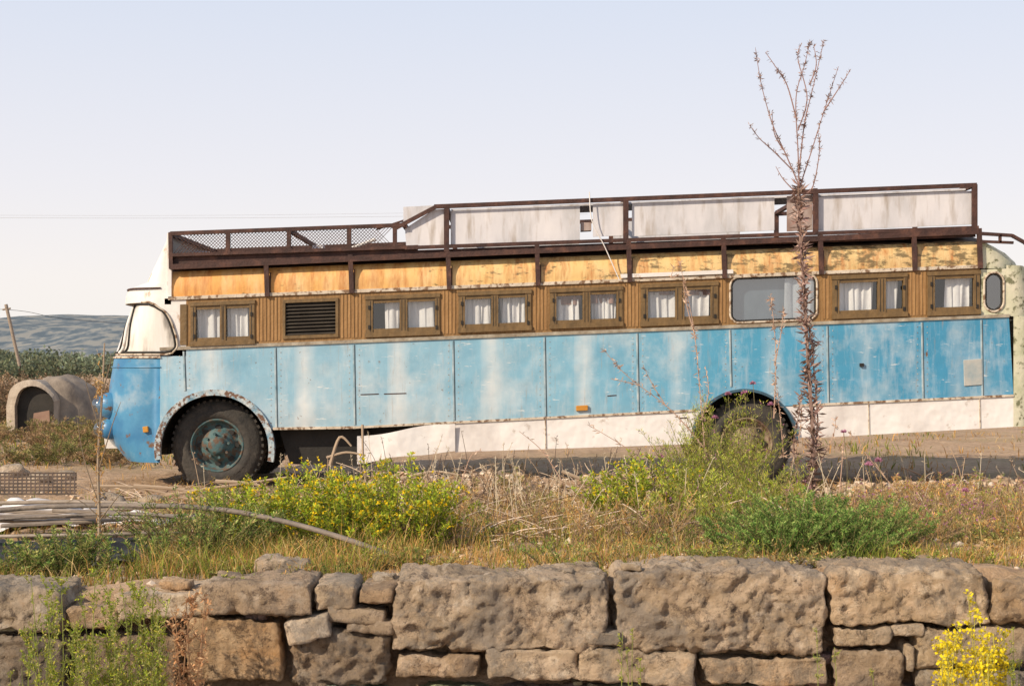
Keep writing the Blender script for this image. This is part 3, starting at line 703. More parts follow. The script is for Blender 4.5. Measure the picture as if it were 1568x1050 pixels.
scatter(26000,-4,4.2,6.7,8.6,.04,.15,.004,STRAW,.9,-.05,seed=1)
scatter(15000,-4,4.2,6.7,9.5,.05,.18,.005,GREEN,.8,.0,seed=2)
scatter(20000,-6,6,8.5,13,.06,.19,.005,STRAW,1.0,.0,seed=3)
scatter(14000,-6,6,8.5,14,.06,.18,.006,GREEN,.8,.05,seed=4)
scatter(8000,-7,7,12.5,15.9,.05,.2,.007,STRAW,1.0,.12,seed=5)
scatter(8000,-2.6,-.5,6.8,8.4,.08,.26,.005,STRAW+GREEN,.8,-.3,seed=6)
scatter(3000,-1,4.2,8,11,.2,.42,.004,STRAW,.5,.0,seed=16)
scatter(12000,-14,14,16,34,.05,.18,.015,STRAW,1.0,.18,fs=.5,seed=7)
scatter(9000,-14,-4,19,40,.08,.25,.02,STRAW+GREEN,.8,-.1,fs=.4,seed=8)
scatter(3000,4,14,19,30,.08,.3,.02,STRAW+GREEN,.8,.1,fs=.4,seed=18)
scatter(5000,-8,8,5.6,6.3,.05,.25,.006,STRAW+GREEN,.8,.1,seed=9)
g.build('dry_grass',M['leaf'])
def bush(s,x,y,w,h,ns,nl,ls,cols,spread=.8,fcol=(.88,.62,.03),fn=0,stemcol=(.22,.19,.09),lw=.35,up=.35,fsz=.012,start=.2):
    for i in range(ns):
        a=rng.uniform(0,2*np.pi); rr=math.sqrt(rng.uniform(0,1))
        bx,by=x+math.cos(a)*rr*w*.28,y+math.sin(a)*rr*w*.28
        bz=hz(bx,by)-.01
        hh=h*rng.uniform(.5,1.0)*(1-.3*rr*rr); ox,oy=math.cos(a)*rr*w*.3*spread,math.sin(a)*rr*w*.3*spread
        j=rng.normal(0,.05*w,2); pts=[(bx,by,bz),(bx+ox*.35+j[0]*.4,by+oy*.35,bz+hh*.4),(bx+ox*.8+j[0],by+oy*.8+j[1],bz+hh*.8),(bx+ox*1.1+j[0]*1.3,by+oy*1.1+j[1],bz+hh)]
        P=np.array(smoothpts(pts,4)); s.tube(P,.0035,.0015,stemcol,3)
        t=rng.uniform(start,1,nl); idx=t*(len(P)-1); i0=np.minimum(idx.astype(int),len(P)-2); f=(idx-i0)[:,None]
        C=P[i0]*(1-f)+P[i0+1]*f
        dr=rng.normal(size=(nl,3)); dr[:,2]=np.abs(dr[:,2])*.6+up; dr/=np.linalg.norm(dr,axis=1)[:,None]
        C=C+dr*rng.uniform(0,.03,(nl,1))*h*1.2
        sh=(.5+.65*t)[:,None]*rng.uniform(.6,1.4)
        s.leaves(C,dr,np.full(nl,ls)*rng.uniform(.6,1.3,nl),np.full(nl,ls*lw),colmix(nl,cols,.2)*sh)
        if fn:
            k=rng.integers(0,fn+1)
            if k:
                C2=P[-1]+rng.normal(0,.02,(k,3))
                for _ in range(3):
                    d=rng.normal(size=(k,3)); d/=np.linalg.norm(d,axis=1)[:,None]; s.leaves(C2,d,np.full(k,fsz*1.4),np.full(k,fsz),np.tile(np.array(fcol),(k,1))*rng.uniform(.8,1.1,(k,1)))
def at(px,d): return ((px-784)*d/F,d)
YG=[(.34,.43,.04),(.46,.53,.06),(.22,.32,.04),(.52,.47,.08)]
FG=[(.17,.30,.07),(.26,.38,.09),(.10,.19,.05),(.34,.41,.13)]
OL=[(.36,.37,.11),(.48,.46,.17),(.24,.27,.08),(.52,.42,.18)]
s=Soup()
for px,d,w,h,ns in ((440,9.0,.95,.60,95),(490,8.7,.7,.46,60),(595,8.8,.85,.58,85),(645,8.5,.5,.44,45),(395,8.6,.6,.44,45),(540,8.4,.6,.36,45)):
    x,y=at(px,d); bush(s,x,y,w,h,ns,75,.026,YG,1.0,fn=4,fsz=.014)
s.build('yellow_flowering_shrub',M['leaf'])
s=Soup()
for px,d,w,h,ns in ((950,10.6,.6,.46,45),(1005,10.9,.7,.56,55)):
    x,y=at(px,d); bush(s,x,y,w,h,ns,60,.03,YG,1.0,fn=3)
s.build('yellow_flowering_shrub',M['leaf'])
s=Soup()
for px,d,w,h,ns in ((1150,7.8,.55,.32,70),(1240,7.6,.65,.38,120),(1330,7.7,.55,.34,85),(1200,7.3,.5,.24,50),(1290,7.35,.5,.27,60)):
    x,y=at(px,d); bush(s,x,y,w,h,ns,110,.018,FG,1.2,lw=.25,up=.5)
s.build('feathery_green_shrub',M['leaf'])
s=Soup()
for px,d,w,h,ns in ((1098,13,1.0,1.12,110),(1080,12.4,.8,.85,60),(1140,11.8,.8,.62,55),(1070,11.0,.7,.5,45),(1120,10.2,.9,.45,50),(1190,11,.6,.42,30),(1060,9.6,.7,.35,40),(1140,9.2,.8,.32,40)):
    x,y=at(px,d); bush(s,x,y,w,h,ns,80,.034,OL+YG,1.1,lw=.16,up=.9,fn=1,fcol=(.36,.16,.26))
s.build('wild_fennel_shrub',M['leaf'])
s=Soup()
for px,d,w,h,ns in ((60,7.4,.4,.24,34),(100,7.4,.45,.30,44),(140,7.3,.3,.24,22),(300,7.9,.7,.42,55),(240,7.5,.4,.22,28),(350,8.1,.6,.44,50),(20,7.2,.3,.17,22)):
    x,y=at(px,d); bush(s,x,y,w,h,ns,60,.022,FG+OL,1.2,lw=.3)
s.build('low_green_weeds',M['leaf'])
s=Soup()
for i in range(160):
    px=random.choice([random.uniform(1330,1640),random.uniform(1180,1600),random.uniform(680,1100),random.uniform(250,700)]); d=random.uniform(8,14.3); x,y=at(px,d)
    bush(s,x,y,random.uniform(.3,.7),random.uniform(.12,.38),14,28,.028,random.choice([OL+STRAW,OL+GREEN,STRAW,[(.34,.24,.16),(.44,.31,.2),(.24,.18,.11)]]),1.2,lw=.18,up=.7,fn=1 if px>1300 else 0,fcol=(.5,.2,.38),fsz=.01,stemcol=(.36,.25,.14))
s.build('dry_thistle_weeds',M['leaf'])
s=Soup()
for i in range(110):
    px=random.uniform(280,1620); d=random.uniform(6.7,9.5); x,y=at(px,d)
    bush(s,x,y,random.uniform(.12,.4),random.uniform(.06,.20),13,26,.018,random.choice([YG+OL,STRAW+OL,FG+OL]),1.3,lw=.3)
s.build('low_herbs',M['leaf'])
def sprig(s,base,top,cols,nbr=14,bl=.12,r=.003,ls=.015,stem=(.36,.40,.12),nl=14,fcol=None,tops=.3,fsz=.012,ang=.8):
    b=np.array(base);t=np.array(top); mid=(b+t)/2+rng.normal(0,.03,3)*np.array([1,1,0])*np.linalg.norm(t-b)
    P=np.array(smoothpts([b,mid,t],8)); s.tube(P,r,r*.5,stem,4)
    for i in range(nbr):
        u=rng.uniform(tops,1); k=int(u*(len(P)-1)); c=P[k]; a=rng.uniform(0,2*np.pi); L=bl*rng.uniform(.4,1)*(1.25-u*.6)
        d=np.array([math.cos(a)*ang,math.sin(a)*ang,1.0]); d/=np.linalg.norm(d); e=c+d*L
        Q=np.array(smoothpts([c,c+d*L*.5+np.array([math.cos(a),math.sin(a),0])*L*.1,e],3)); s.tube(Q,r*.5,r*.25,stem,3)
        tt=rng.uniform(.1,1,nl); C=c+(e-c)*tt[:,None]; dd=rng.normal(size=(nl,3)); dd[:,2]+=.4; dd/=np.linalg.norm(dd,axis=1)[:,None]
        s.leaves(C,dd,np.full(nl,ls)*rng.uniform(.5,1.3,nl),np.full(nl,ls*.35),colmix(nl,cols,.25))
        if fcol is not None:
            C2=e+rng.normal(0,.006,(4,3)); d=rng.normal(size=(4,3)); d/=np.linalg.norm(d,axis=1)[:,None]
            s.leaves(C2,d,np.full(4,fsz),np.full(4,fsz),np.tile(np.array(fcol),(4,1)))
s=Soup()
for i in range(40):
    px=random.uniform(60,260); d=random.uniform(5.7,6.15); b=W(px,1100,d); b.z=0; t=W(px+random.uniform(-35,35),random.uniform(870,1010),d); sprig(s,b,t,YG+OL,17,.11,.003,.018)
s.build('green_sprigs',M['leaf'])
s=Soup()
for i in range(6):
    px=random.uniform(274,298); d=5.9; b=W(px,1100,d); b.z=0; t=W(px+random.uniform(-26,32),random.uniform(895,970),d); sprig(s,b,t,[(.60,.34,.18),(.66,.45,.26)],16,.10,.004,.026,(.52,.33,.2),9)
s.build('dry_red_weed',M['leaf'])
s=Soup()
for i in range(22):
    px=random.uniform(1440,1545); d=random.uniform(5.8,6.15); b=W(px,1100,d); b.z=0; t=W(px+random.uniform(-12,12),random.uniform(905,1020) if abs(px-1490)<20 else random.uniform(960,1040),d); sprig(s,b,t,[(.7,.58,.06),(.5,.5,.1)],18,.06,.003,.014,(.55,.5,.15),8,(.92,.75,.04),.3,.016)
s.build('yellow_mullein',M['leaf'])
s=Soup()
for i in range(18):
    px=random.choice([random.uniform(1250,1340),random.uniform(0,80),random.uniform(1540,1600),random.uniform(940,990)]); d=6.0; b=W(px,1100,d); b.z=0; t=W(px+random.uniform(-10,10),random.uniform(955,1040),d); sprig(s,b,t,YG+OL,10,.06,.0022,.012)
s.build('thin_sprigs',M['leaf'])
s=Soup(); d=7.6
b0=W(150,862,d); b0.z=hz(b0.x,b0.y)
pt=[b0,W(152,800,d),W(150,700,d),W(156,610,d),W(160,525,d)]; s.tube(smoothpts(pt,6),.013,.004,(.5,.4,.3),6)
for (a,b_,c_) in (((151,770),(128,700),(118,640)),((151,720),(172,650),(185,615)),((153,660),(135,600),(130,575)),((157,600),(168,560),(170,540)),((150,800),(185,755),(205,745)),((151,790),(120,765),(100,770))):
    s.tube(smoothpts([W(*a,d),W(*b_,d-.05),W(*c_,d-.08)],4),.004,.0012,(.42,.33,.24),4)
for i in range(80):
    k=random.random(); c=W(150+random.uniform(-3,8),860-k*320,d); dd=rng.normal(size=(5,3)); dd/=np.linalg.norm(dd,axis=1)[:,None]; s.leaves(np.tile(np.array(c),(5,1)),dd,np.full(5,.03),np.full(5,.006),colmix(5,STRAW,.3))
s.build('pale_dry_stalk',M['leaf'])
# tall thistle
s=Soup(); d=13.0
PB=[(.30,.19,.17),(.38,.26,.22),(.22,.15,.12),(.44,.32,.28)]
def stalk(pts,r0,r1,dens,ls,col=(.28,.19,.16),cols=PB,jd=.0,clump=.7):
    P=smoothpts([W(a,b_,d+jd*i) for i,(a,b_) in enumerate(pts)],8); s.tube(P,r0,r1,col,5); P=np.array(P)
    L=np.linalg.norm(np.diff(P,axis=0),axis=1).sum(); n=int(L*dens); idx=rng.uniform(0,len(P)-1.001,n)
    if clump>0:
        ctr=rng.uniform(0,len(P)-1.01,max(3,int(L*12))); idx=np.where(rng.uniform(size=n)<clump,np.clip(ctr[rng.integers(0,len(ctr),n)]+rng.normal(0,.15,n),0,len(P)-1.01),idx)
    i0=idx.astype(int); f=(idx-i0)[:,None]; C=P[i0]*(1-f)+P[i0+1]*f
    dd=rng.normal(size=(n,3)); dd[:,2]=dd[:,2]*.9+.3; dd/=np.linalg.norm(dd,axis=1)[:,None]
    s.leaves(C,dd,np.full(n,ls)*rng.uniform(.3,1.5,n),np.full(n,ls*.22),colmix(n,cols,.3))
stalk([(1242,760),(1245,680),(1238,560),(1232,450),(1225,350),(1224,285)],.020,.011,360,.095,clump=.35)
stalk([(1238,740),(1252,660),(1246,560),(1240,500)],.010,.005,150,.09,clump=.3)
stalk([(1230,750),(1215,690),(1222,640),(1228,600)],.008,.004,110,.08,clump=.3)
for br,dn in (([(1224,285),(1205,240),(1183,190),(1166,130),(1157,75)],200),([(1224,290),(1222,230),(1219,150),(1232,100),(1240,66)],260),([(1224,260),(1232,190),(1246,130),(1262,62)],240),([(1225,285),(1240,240),(1262,170),(1284,102)],220),([(1262,170),(1285,135),(1303,106)],130),([(1215,262),(1185,232),(1163,212),(1148,192)],120),([(1219,180),(1205,130),(1186,100),(1172,80)],180),([(1240,130),(1250,100),(1246,70)],180),([(1222,200),(1236,150),(1222,90),(1228,66)],160),([(1200,230),(1186,205),(1182,170)],120),([(1224,300),(1200,275),(1188,255)],120),([(1228,300),(1245,285),(1255,230),(1252,200)],160)):
    stalk(br,.007,.0025,dn,.034,(.30,.19,.17),jd=random.uniform(-.05,.05))
s.build('tall_thistle_stalk',M['twig'])
s=Soup(); RB=[(.52,.36,.27),(.60,.44,.33),(.42,.27,.2)]
for st,dn in (([(1080,700),(1072,600),(1062,500),(1040,400)],120),([(1066,520),(1052,470),(1046,430)],100),([(1040,420),(1028,425),(1032,410)],120),([(1185,640),(1188,540),(1180,450)],150),([(1186,560),(1196,510),(1200,470)],100),([(1090,700),(1030,630),(960,575),(926,537)],110),([(1020,622),(1000,590),(985,560)],90),([(980,590),(960,585),(935,580)],90),([(1200,700),(1195,640),(1190,600)],150),([(1075,640),(1085,600),(1080,560)],80),([(1285,760),(1290,700),(1292,660)],60),([(1380,760),(1330,700),(1300,660)],50),([(1210,720),(1225,660),(1228,610)],120),([(1000,730),(965,690),(900,650)],60),([(1250,720),(1275,670),(1280,640)],80),([(860,735),(830,690),(795,660)],40),([(700,760),(720,700),(735,690)],60)):
    stalk(st,.006,.002,dn,.045,(.48,.33,.25),RB)
s.build('reddish_dry_stems',M['twig'])
s=Soup()
for px,py in ((1115,604),(1140,602),(1153,588),(1292,662),(1345,706),(1478,752),(1490,772),(1504,774),(1465,784),(1330,712),(1095,640),(1012,700),(1180,620)):
    c=W(px,py,12.5 if px<1300 else 10.5); n=60; dd=rng.normal(size=(n,3)); dd[:,2]=np.abs(dd[:,2]); dd/=np.linalg.norm(dd,axis=1)[:,None]
    s.leaves(np.tile(np.array(c),(n,1)),dd,np.full(n,.035),np.full(n,.009),colmix(n,[(.60,.28,.42),(.5,.26,.34)],.2))
    gx=c.z-hz(c.x,c.y); s.tube(smoothpts([c,c+Vector((.03,0,-gx*.5)),c+Vector((0,0,-gx))],4),.003,.004,(.3,.26,.13),3)
s.build('purple_thistle',M['leaf'])
s=Soup()
for i in range(2000):
    px=random.gauss(700,380) ; d=random.uniform(8.5,15.5); x,y=at(px,d); z=hz(x,y)
    L=random.uniform(.08,.45); a=random.uniform(0,6.28); e=random.uniform(-.05,.45)
    p=[(x,y,z+.02),(x+math.cos(a)*L*.5+random.uniform(-.03,.03),y+math.sin(a)*L*.5,z+.03+e*L*.6),(x+math.cos(a)*L,y+math.sin(a)*L,z+.02+e*L)]
    r=random.uniform(.0025,.0075); c=random.choice([(.50,.39,.29),(.36,.24,.16),(.62,.50,.40),(.24,.16,.10),(.16,.1,.07)])
    s.tube(smoothpts(p,3),r,r*.5,c,4)
for i in range(380):
    px=random.uniform(420,1080) if i<220 else random.uniform(250,1600); d=random.uniform(10,14.6); x,y=at(px,d); z=hz(x,y); h=random.uniform(.12,.5); l=random.gauss(0,.12)
    c=random.choice([(.6,.5,.36),(.5,.36,.24),(.12,.09,.07),(.65,.55,.4)])
    p=[(x,y,z-.02),(x+l*.4,y,z+h*.5),(x+l,y+random.uniform(-.1,.1),z+h)]; s.tube(smoothpts(p,3),.004,.002,c,4)
    n=8; P=np.array(p[2])-np.array([l*.3,0,h*.2])*rng.uniform(0,1,(n,1)); dd=rng.normal(size=(n,3)); dd[:,2]+=.8; dd/=np.linalg.norm(dd,axis=1)[:,None]; s.leaves(P,dd,np.full(n,.03),np.full(n,.006),np.tile(np.array(c),(n,1)))
s.build('dead_twigs',M['twig'])
s=Soup()
for p in ([(250,760),(330,745),(440,728)],[(205,742),(280,752),(330,772)],[(500,700),(530,690),(560,700)],[(555,650),(556,700),(560,740)],[(590,742),(660,720),(700,724)],[(505,715),(520,672),(538,680)],[(330,735),(390,740),(430,760)],[(140,745),(210,748),(300,765)],[(860,720),(930,745),(980,760)]):
    s.tube(smoothpts([W(a,b_+random.uniform(-3,3),12.5) for a,b_ in p],5),random.uniform(.010,.018),.008,(.42,.32,.23),6)
s.build('dead_branches',M['twig'])
ico=bmesh.new(); bmesh.ops.create_icosphere(ico,subdivisions=1,radius=1); tv=np.array([f_.verts[k].co[:] for f_ in ico.faces for k in range(3)]).reshape(-1,3,3); ico.free()
s=Soup()
for i in range(4600):
    if i<1800: x=random.uniform(-4,4.2); y=random.uniform(6.68,8.8); r=random.uniform(.005,.02)
    elif i<3800: x=random.uniform(-8,8); y=random.uniform(8,16); r=random.uniform(.01,.035)
    else: x=random.uniform(-2.2,6); y=random.gauss(14.5,.4); r=random.uniform(.015,.05)
    if random.random()<.05: r*=1.8
    z=hz(x,y); sc=np.array([random.uniform(.7,1.4),random.uniform(.7,1.3),random.uniform(.5,.9)])*r
    t=tv*sc; jit=np.sin(tv*7+i)*.25*r; t=t+jit; s.add(t+np.array([x,y,z+r*.2]),np.tile(np.array(random.choice([(.6,.46,.33),(.50,.35,.23),(.66,.55,.44),(.40,.29,.2)])),(len(t),1)))
s.build('pebbles',M['twig'])
# ================================================= DEBRIS left
pm=mott('weathered_pipe',[(.3,(.10,.085,.075)),(.7,(.26,.21,.17))],8,bmp=.4)
tube('bent_pipe',smoothpts([W(-90,790,8.5),W(60,776,8.4),W(220,774,8.2),W(330,779,8.0),W(430,797,7.9),W(520,822,7.7),W(600,850,7.6)],8),.015,pm)
tube('bent_pipe',smoothpts([W(-90,800,8.9),W(100,789,8.8),W(230,788,8.7),W(330,800,8.6)],8),.009,pm)
tube('wooden_pole',smoothpts([W(-90,773,9.6),W(120,768,9.5),W(290,776,9.4)],8),.014,mott('grey_wood',[(.3,(.2,.16,.12)),(.7,(.4,.33,.27))],8))
tube('wooden_pole',smoothpts([W(-60,822,8.0),W(150,818,8.0),W(280,816,8.2)],8),.010,mott('grey_wood2',[(.3,(.2,.16,.12)),(.7,(.4,.33,.27))],8))
def sheet(nm,x0,x1,y0,y1,base,amp,mat,nx_=60,ny_=24,fr=4.0,edge=1.3):
    bm=bmesh.new(); gv=[[None]*(ny_+1) for _ in range(nx_+1)]
    for i in range(nx_+1):
        for j in range(ny_+1):
            u=i/nx_; v=j/ny_; x=x0+(x1-x0)*u; y=y0+(y1-y0)*v; q=Vector((x*fr,y*fr,2))
            fall=min(1,5*min(u,1-u,v,1-v)+.05)
            z=hz(x,y)+base+amp*fall*(.55+.5*noise.fractal(q,.9,2,3))+.012*noise.noise(q*3)
            gv[i][j]=bm.verts.new((x+.10*noise.noise(q*.9+Vector((4,4,4))),y+.12*noise.noise(q*edge),z))
    for i in range(nx_):
        for j in range(ny_): bm.faces.new((gv[i][j],gv[i+1][j],gv[i+1][j+1],gv[i][j+1]))
    obj_bm(nm,bm,mat,None,True)
wp=mott('white_plastic',[(.3,(.62,.59,.58)),(.7,(.80,.77,.76))],6,rough=.4,bmp=.3)
sheet('plastic_sheet',-4.0,-2.95,9.95,10.6,.05,.22,wp,60,40,3.2); sheet('plastic_sheet',-2.9,-2.5,10.2,10.6,.03,.12,wp,30,24,4)
sheet('black_shadow_sheet',-3.9,-2.05,7.75,9.1,.02,.07,mott('shadow_sheet_black',[(.3,(.010,.010,.010)),(.7,(.03,.028,.026))],6,rough=.7,bmp=.4),80,50,3)  # near-black sheet put in for the shadow beneath the debris
hb=empty('timber_stack')
def boxobj(nm,c,sz,rot,mat,par,bev=.004):
    bm=bmesh.new(); bmesh.ops.create_cube(bm,size=1)
    for v in bm.verts: v.co=Vector((v.co.x*sz[0],v.co.y*sz[1],v.co.z*sz[2]))
    bmesh.ops.bevel(bm,geom=list(bm.edges),offset=bev,segments=1,affect='EDGES')
    o=obj_bm(nm,bm,mat,par); o.location=c; o.rotation_euler=rot; return o
wd=mott('old_planks',[(.3,(.16,.12,.09)),(.7,(.40,.33,.26))],5,(1,6,6))
for i in range(9):
    c=W(random.uniform(10,200),random.uniform(782,800),9.1+i*.06); boxobj('plank_%d'%i,c,(random.uniform(.5,1.2),.07,.02),(random.uniform(-.1,.1),random.uniform(-.08,.08),random.uniform(-.3,.3)),wd,hb)
# flat rusty grating leaning in the rubble
gr_=empty('metal_grating'); gmt=mott('grating_iron',[(.3,(.06,.045,.035)),(.7,(.16,.11,.08))],8)
bm=bmesh.new()
def bar(p,q,r):
    d=(q-p); L_=d.length; m=bmesh.ops.create_cube(bm,size=1)['verts']; R_=d.to_track_quat('X','Z').to_matrix(); c=(p+q)/2
    for v in m: v.co=c+R_@Vector((v.co.x*L_,v.co.y*r,v.co.z*r))
for i in range(27):
    bar(W(-60+i*6.7,756,12.0),W(-60+i*6.7,724,12.25),.012)
for j in range(7):
    t=j/6; bar(W(-62,756-32*t,12.0+.25*t),W(117,756-32*t,12.0+.25*t),.014)
obj_bm('bars',bm,gmt,gr_)
# rubble heap near front wheel
for i,(px,py,d_,r_) in enumerate(((170,752,12.4,.10),(195,758,12.2,.07),(232,748,12.8,.09),(140,760,11.5,.06),(265,757,12.0,.06),(60,700,17,.12),(100,705,17.5,.1),(20,690,18,.14))):
    c=W(px,py,d_); bm=bmesh.new(); bmesh.ops.create_icosphere(bm,subdivisions=3,radius=r_)
    for v in bm.verts: v.co=Vector((v.co.x*1.3,v.co.y,v.co.z*.75))*(1+.35*noise.noise(v.co*9+Vector((i,i,i)))); 
    o=obj_bm('rubble_stone',bm,stm,None,True); o.location=(c.x,c.y,hz(c.x,c.y)+r_*.4)
    ca=o.data.color_attributes.new('Col','FLOAT_COLOR','POINT'); ca.data.foreach_set('color',np.ones(len(o.data.vertices)*4,dtype=np.float32)*.9)
# ================================================= BACKGROUND
ov=empty('clay_oven'); od=30.0; oc=W(95,660,od); oz=hz(oc.x,oc.y)
bm=bmesh.new(); NU,NV=36,14; R=[]
for j in range(NV+1):
    ph=math.pi/2*j/NV; row=[]
    for i in range(NU):
        a=2*math.pi*i/NU; r=.84*math.cos(ph)**.75; z=1.2*math.sin(ph)**.95
        p=Vector((r*math.cos(a),r*math.sin(a),z)); p*=1+.10*noise.noise(p*3); row.append(bm.verts.new((oc.x+p.x,oc.y+p.y,oz+p.z)))
    R.append(row)
for j in range(NV):
    for i in range(NU): bm.faces.new((R[j][i],R[j][(i+1)%NU],R[j+1][(i+1)%NU],R[j+1][i]))
clay=mott('oven_clay',[(.3,(.15,.12,.095)),(.7,(.32,.26,.20))],4,bmp=.6)
obj_bm('dome',bm,clay,ov,True)
def oarc(r,cx,cz,n=14,leg=.25): return [(cx+r,cz-leg)]+[(cx+r*math.cos(math.pi*i/n),cz+r*1.05*math.sin(math.pi*i/n)) for i in range(n+1)]+[(cx-r,cz-leg)]
ox,ozc=oc.x-.33,oz+.58; yo=oc.y-.98
pin,pout=oarc(.40,ox+.05,ozc,leg=.58),oarc(.52,ox-.02,ozc,leg=.58); y0,y1=yo,yo+.7
bm=bmesh.new(); A=[[bm.verts.new((x+.03*math.sin(z*9),y,z)) for x,z in P] for P,y in ((pin,y0),(pout,y0+.06),(pin,y1),(pout,y1))]
n=len(pin)
for i in range(n-1):
    bm.faces.new((A[0][i],A[0][i+1],A[1][i+1],A[1][i])); bm.faces.new((A[1][i],A[1][i+1],A[3][i+1],A[3][i])); bm.faces.new((A[0][i],A[2][i],A[2][i+1],A[0][i+1]))
obj_bm('mouth_arch',bm,mott('oven_rim',[(.3,(.28,.22,.17)),(.7,(.46,.39,.31))],6,bmp=.6),ov)
bm=bmesh.new(); bm.faces.new([bm.verts.new((x,yo+.16,z)) for x,z in oarc(.41,ox+.05,ozc,leg=.58)]); obj_bm('mouth_shadow',bm,mott('mouth_shade_dark',[(.3,(.012,.01,.008)),(.7,(.03,.025,.02))],4),ov)  # flat dark face paints the shade inside the oven mouth
bm=bmesh.new(); bm.faces.new([bm.verts.new((x,yo+.12,z)) for x,z in ((ox-.02,oz+.05),(ox+.36,oz+.05),(ox+.34,oz+.5),(ox+.02,oz+.44))]); obj_bm('mouth_door',bm,mott('oven_board',[(.3,(.24,.14,.10)),(.7,(.34,.22,.16))],4),ov)
s=Soup()
for i in range(110):
    px=random.uniform(-260,170); d=random.uniform(34,52); x,y=at(px,d); w=random.uniform(1,2.2); bush(s,x,y,w,random.uniform(.5,1.35),16,40,.13,[(.22,.14,.09),(.32,.21,.13),(.14,.12,.07),(.38,.27,.17)],1.3,lw=.2,stemcol=(.2,.13,.1))
for i in range(50):
    px=random.uniform(-60,185); d=random.uniform(19,29); x,y=at(px,d)
    bush(s,x,y,random.uniform(.5,1.2),random.uniform(.2,.5),14,40,.06,random.choice([[(.26,.25,.09),(.36,.26,.13)],[(.40,.28,.15),(.3,.2,.12)],[(.17,.17,.07),(.26,.25,.09)]]),1.2,lw=.25)
s.build('brush_heap',M['leaf'])
s=Soup()
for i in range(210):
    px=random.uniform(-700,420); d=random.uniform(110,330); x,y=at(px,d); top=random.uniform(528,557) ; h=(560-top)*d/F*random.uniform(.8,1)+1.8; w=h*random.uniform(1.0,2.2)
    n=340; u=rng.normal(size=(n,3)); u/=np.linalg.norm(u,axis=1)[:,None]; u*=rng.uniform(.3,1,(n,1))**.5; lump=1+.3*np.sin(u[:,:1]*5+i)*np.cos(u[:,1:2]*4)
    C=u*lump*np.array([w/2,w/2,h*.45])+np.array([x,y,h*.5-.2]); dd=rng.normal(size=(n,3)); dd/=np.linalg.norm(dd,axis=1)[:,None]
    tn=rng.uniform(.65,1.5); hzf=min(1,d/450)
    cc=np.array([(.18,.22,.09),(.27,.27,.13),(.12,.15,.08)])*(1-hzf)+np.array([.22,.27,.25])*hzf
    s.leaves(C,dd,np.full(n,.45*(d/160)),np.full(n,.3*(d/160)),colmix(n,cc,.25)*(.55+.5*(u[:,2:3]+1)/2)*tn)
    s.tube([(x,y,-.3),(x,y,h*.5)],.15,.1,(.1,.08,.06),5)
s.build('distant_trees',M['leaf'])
bm=bmesh.new(); rows=[]; nxh=260
for j,(yy,hf) in enumerate(((900,0),(1000,.2),(1100,.42),(1200,.58),(1350,.78),(1500,.93),(1650,1),(1900,.85),(2300,.2),(2600,-.1))):
    row=[]
    for i in range(nxh+1):
        x=-2600+4200*i/nxh; pxx=784+x*F/1650
        H=np.interp(pxx,[-2600,-1200,-600,-200,0,60,130,200,420,800,1200],[10,40,70,58,56,57.5,61,59,50,25,-6])
        H+=4.0*noise.fractal(Vector((x*.004,yy*.002,0)),.8,2,4)+1.8*noise.noise(Vector((x*.05,yy*.01,4)))
        z=H*hf+ (14*noise.fractal(Vector((x*.008,yy*.008,5)),.8,2,4)*(1-abs(hf-.5)))*.8 -2
        row.append(bm.verts.new((x,yy,z)))
    rows.append(row)
for a,b_ in zip(rows[:-1],rows[1:]):
    for i in range(nxh): bm.faces.new((a[i],a[i+1],b_[i+1],b_[i]))
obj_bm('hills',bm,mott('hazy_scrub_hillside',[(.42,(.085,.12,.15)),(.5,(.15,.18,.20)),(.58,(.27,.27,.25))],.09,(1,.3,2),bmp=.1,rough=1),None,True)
up_=empty('utility_pole'); tube('pole',[W(30,560,60),W(9,466,60)],.07,wd,up_); tube('crossarm',[W(4,474,60),W(16,472,60)],.04,wd,up_)
wm=mott('cable',[(.3,(.05,.05,.05)),(.7,(.08,.08,.08))],3)
tube('power_line',smoothpts([W(-200,470,60),W(10,474,60),W(100,488,62),W(260,500,66)],8),.010,wm)
wm2=mott('grey_cable',[(.3,(.3,.3,.32)),(.7,(.4,.4,.42))],3)
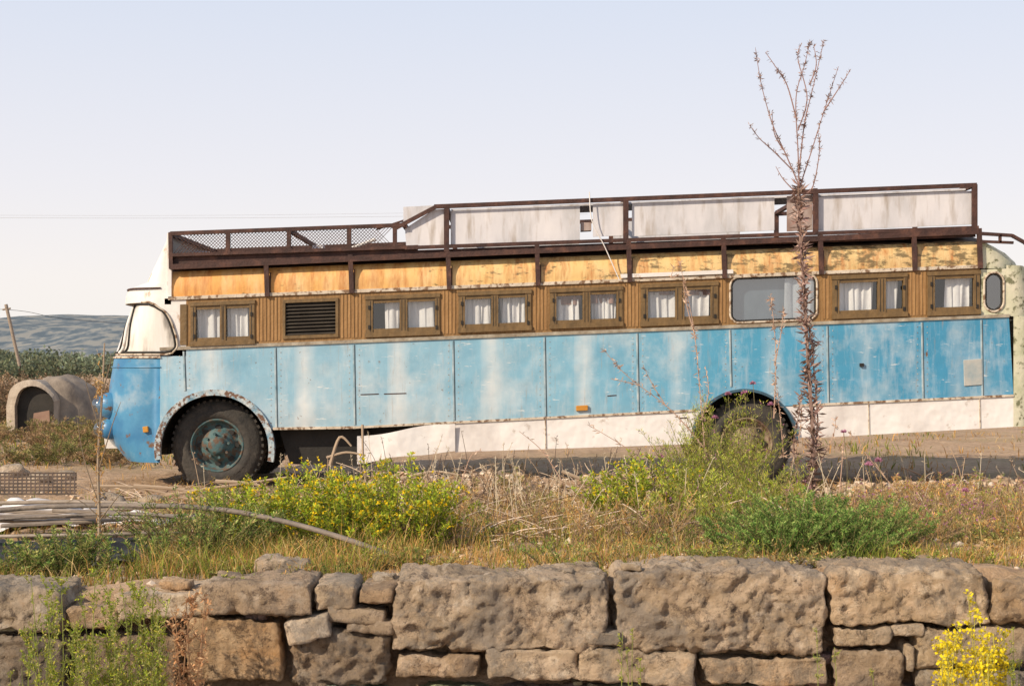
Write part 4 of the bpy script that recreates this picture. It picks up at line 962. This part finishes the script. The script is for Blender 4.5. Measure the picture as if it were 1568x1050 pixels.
tube('power_line',smoothpts([W(-300,332,90),W(300,334,90),W(900,328,90)],8),.008,wm2)
tube('power_line',smoothpts([W(-300,328,92),W(300,330,92),W(900,322,92)],8),.006,wm2)
# ================================================= LIGHT
el,az=math.radians(32),math.radians(51)
sd=Vector((-math.sin(az)*math.cos(el),-math.cos(az)*math.cos(el),math.sin(el)))
sl_=bpy.data.lights.new('sun','SUN'); sl_.energy=5.0; sl_.angle=math.radians(.5); sl_.color=(1,.84,.64)
so=bpy.data.objects.new('sun',sl_); so.rotation_euler=sd.to_track_quat('Z','Y').to_euler(); COL.objects.link(so)
w=bpy.data.worlds.new('World'); scene.world=w; w.use_nodes=True; nt=w.node_tree; bg=nt.nodes['Background']
sk=nt.nodes.new('ShaderNodeTexSky'); sk.sky_type='NISHITA'; sk.sun_disc=False; sk.sun_elevation=el; sk.sun_rotation=math.atan2(sd.x,sd.y)
sk.air_density=1.0; sk.dust_density=1.5; sk.ozone_density=2.0
tc=N(nt,'ShaderNodeTexCoord'); sp=N(nt,'ShaderNodeSeparateXYZ'); nt.links.new(tc.outputs['Generated'],sp.inputs[0])
hr=ramp(nt,sp.outputs['Z'],[(0,(1.0,.95,.90)),(.06,(1.0,.94,.91)),(.13,(.91,.89,.93)),(.25,(.76,.81,.93)),(.5,(.46,.51,.62)),(1,(.28,.34,.46))])
vm=N(nt,'ShaderNodeVectorMath',operation='SCALE'); nt.links.new(hr,vm.inputs[0]); vm.inputs['Scale'].default_value=1/.12
mx=mixc(nt,.9,sk.outputs[0],vm.outputs[0])
nt.links.new(mx,bg.inputs[0]); bg.inputs[1].default_value=.12
# ================================================= CAMERA
cd=bpy.data.cameras.new('camera'); cam=bpy.data.objects.new('camera',cd); COL.objects.link(cam)
cam.location=(0,0,EYE); cam.rotation_euler=(math.radians(90),0,0); cd.sensor_width=36; cd.lens=50.0; cd.shift_y=35/1568; cd.clip_end=9000; cd.clip_start=.1
scene.camera=cam
scene.view_settings.view_transform='Standard'; scene.view_settings.look='None'; scene.view_settings.exposure=0
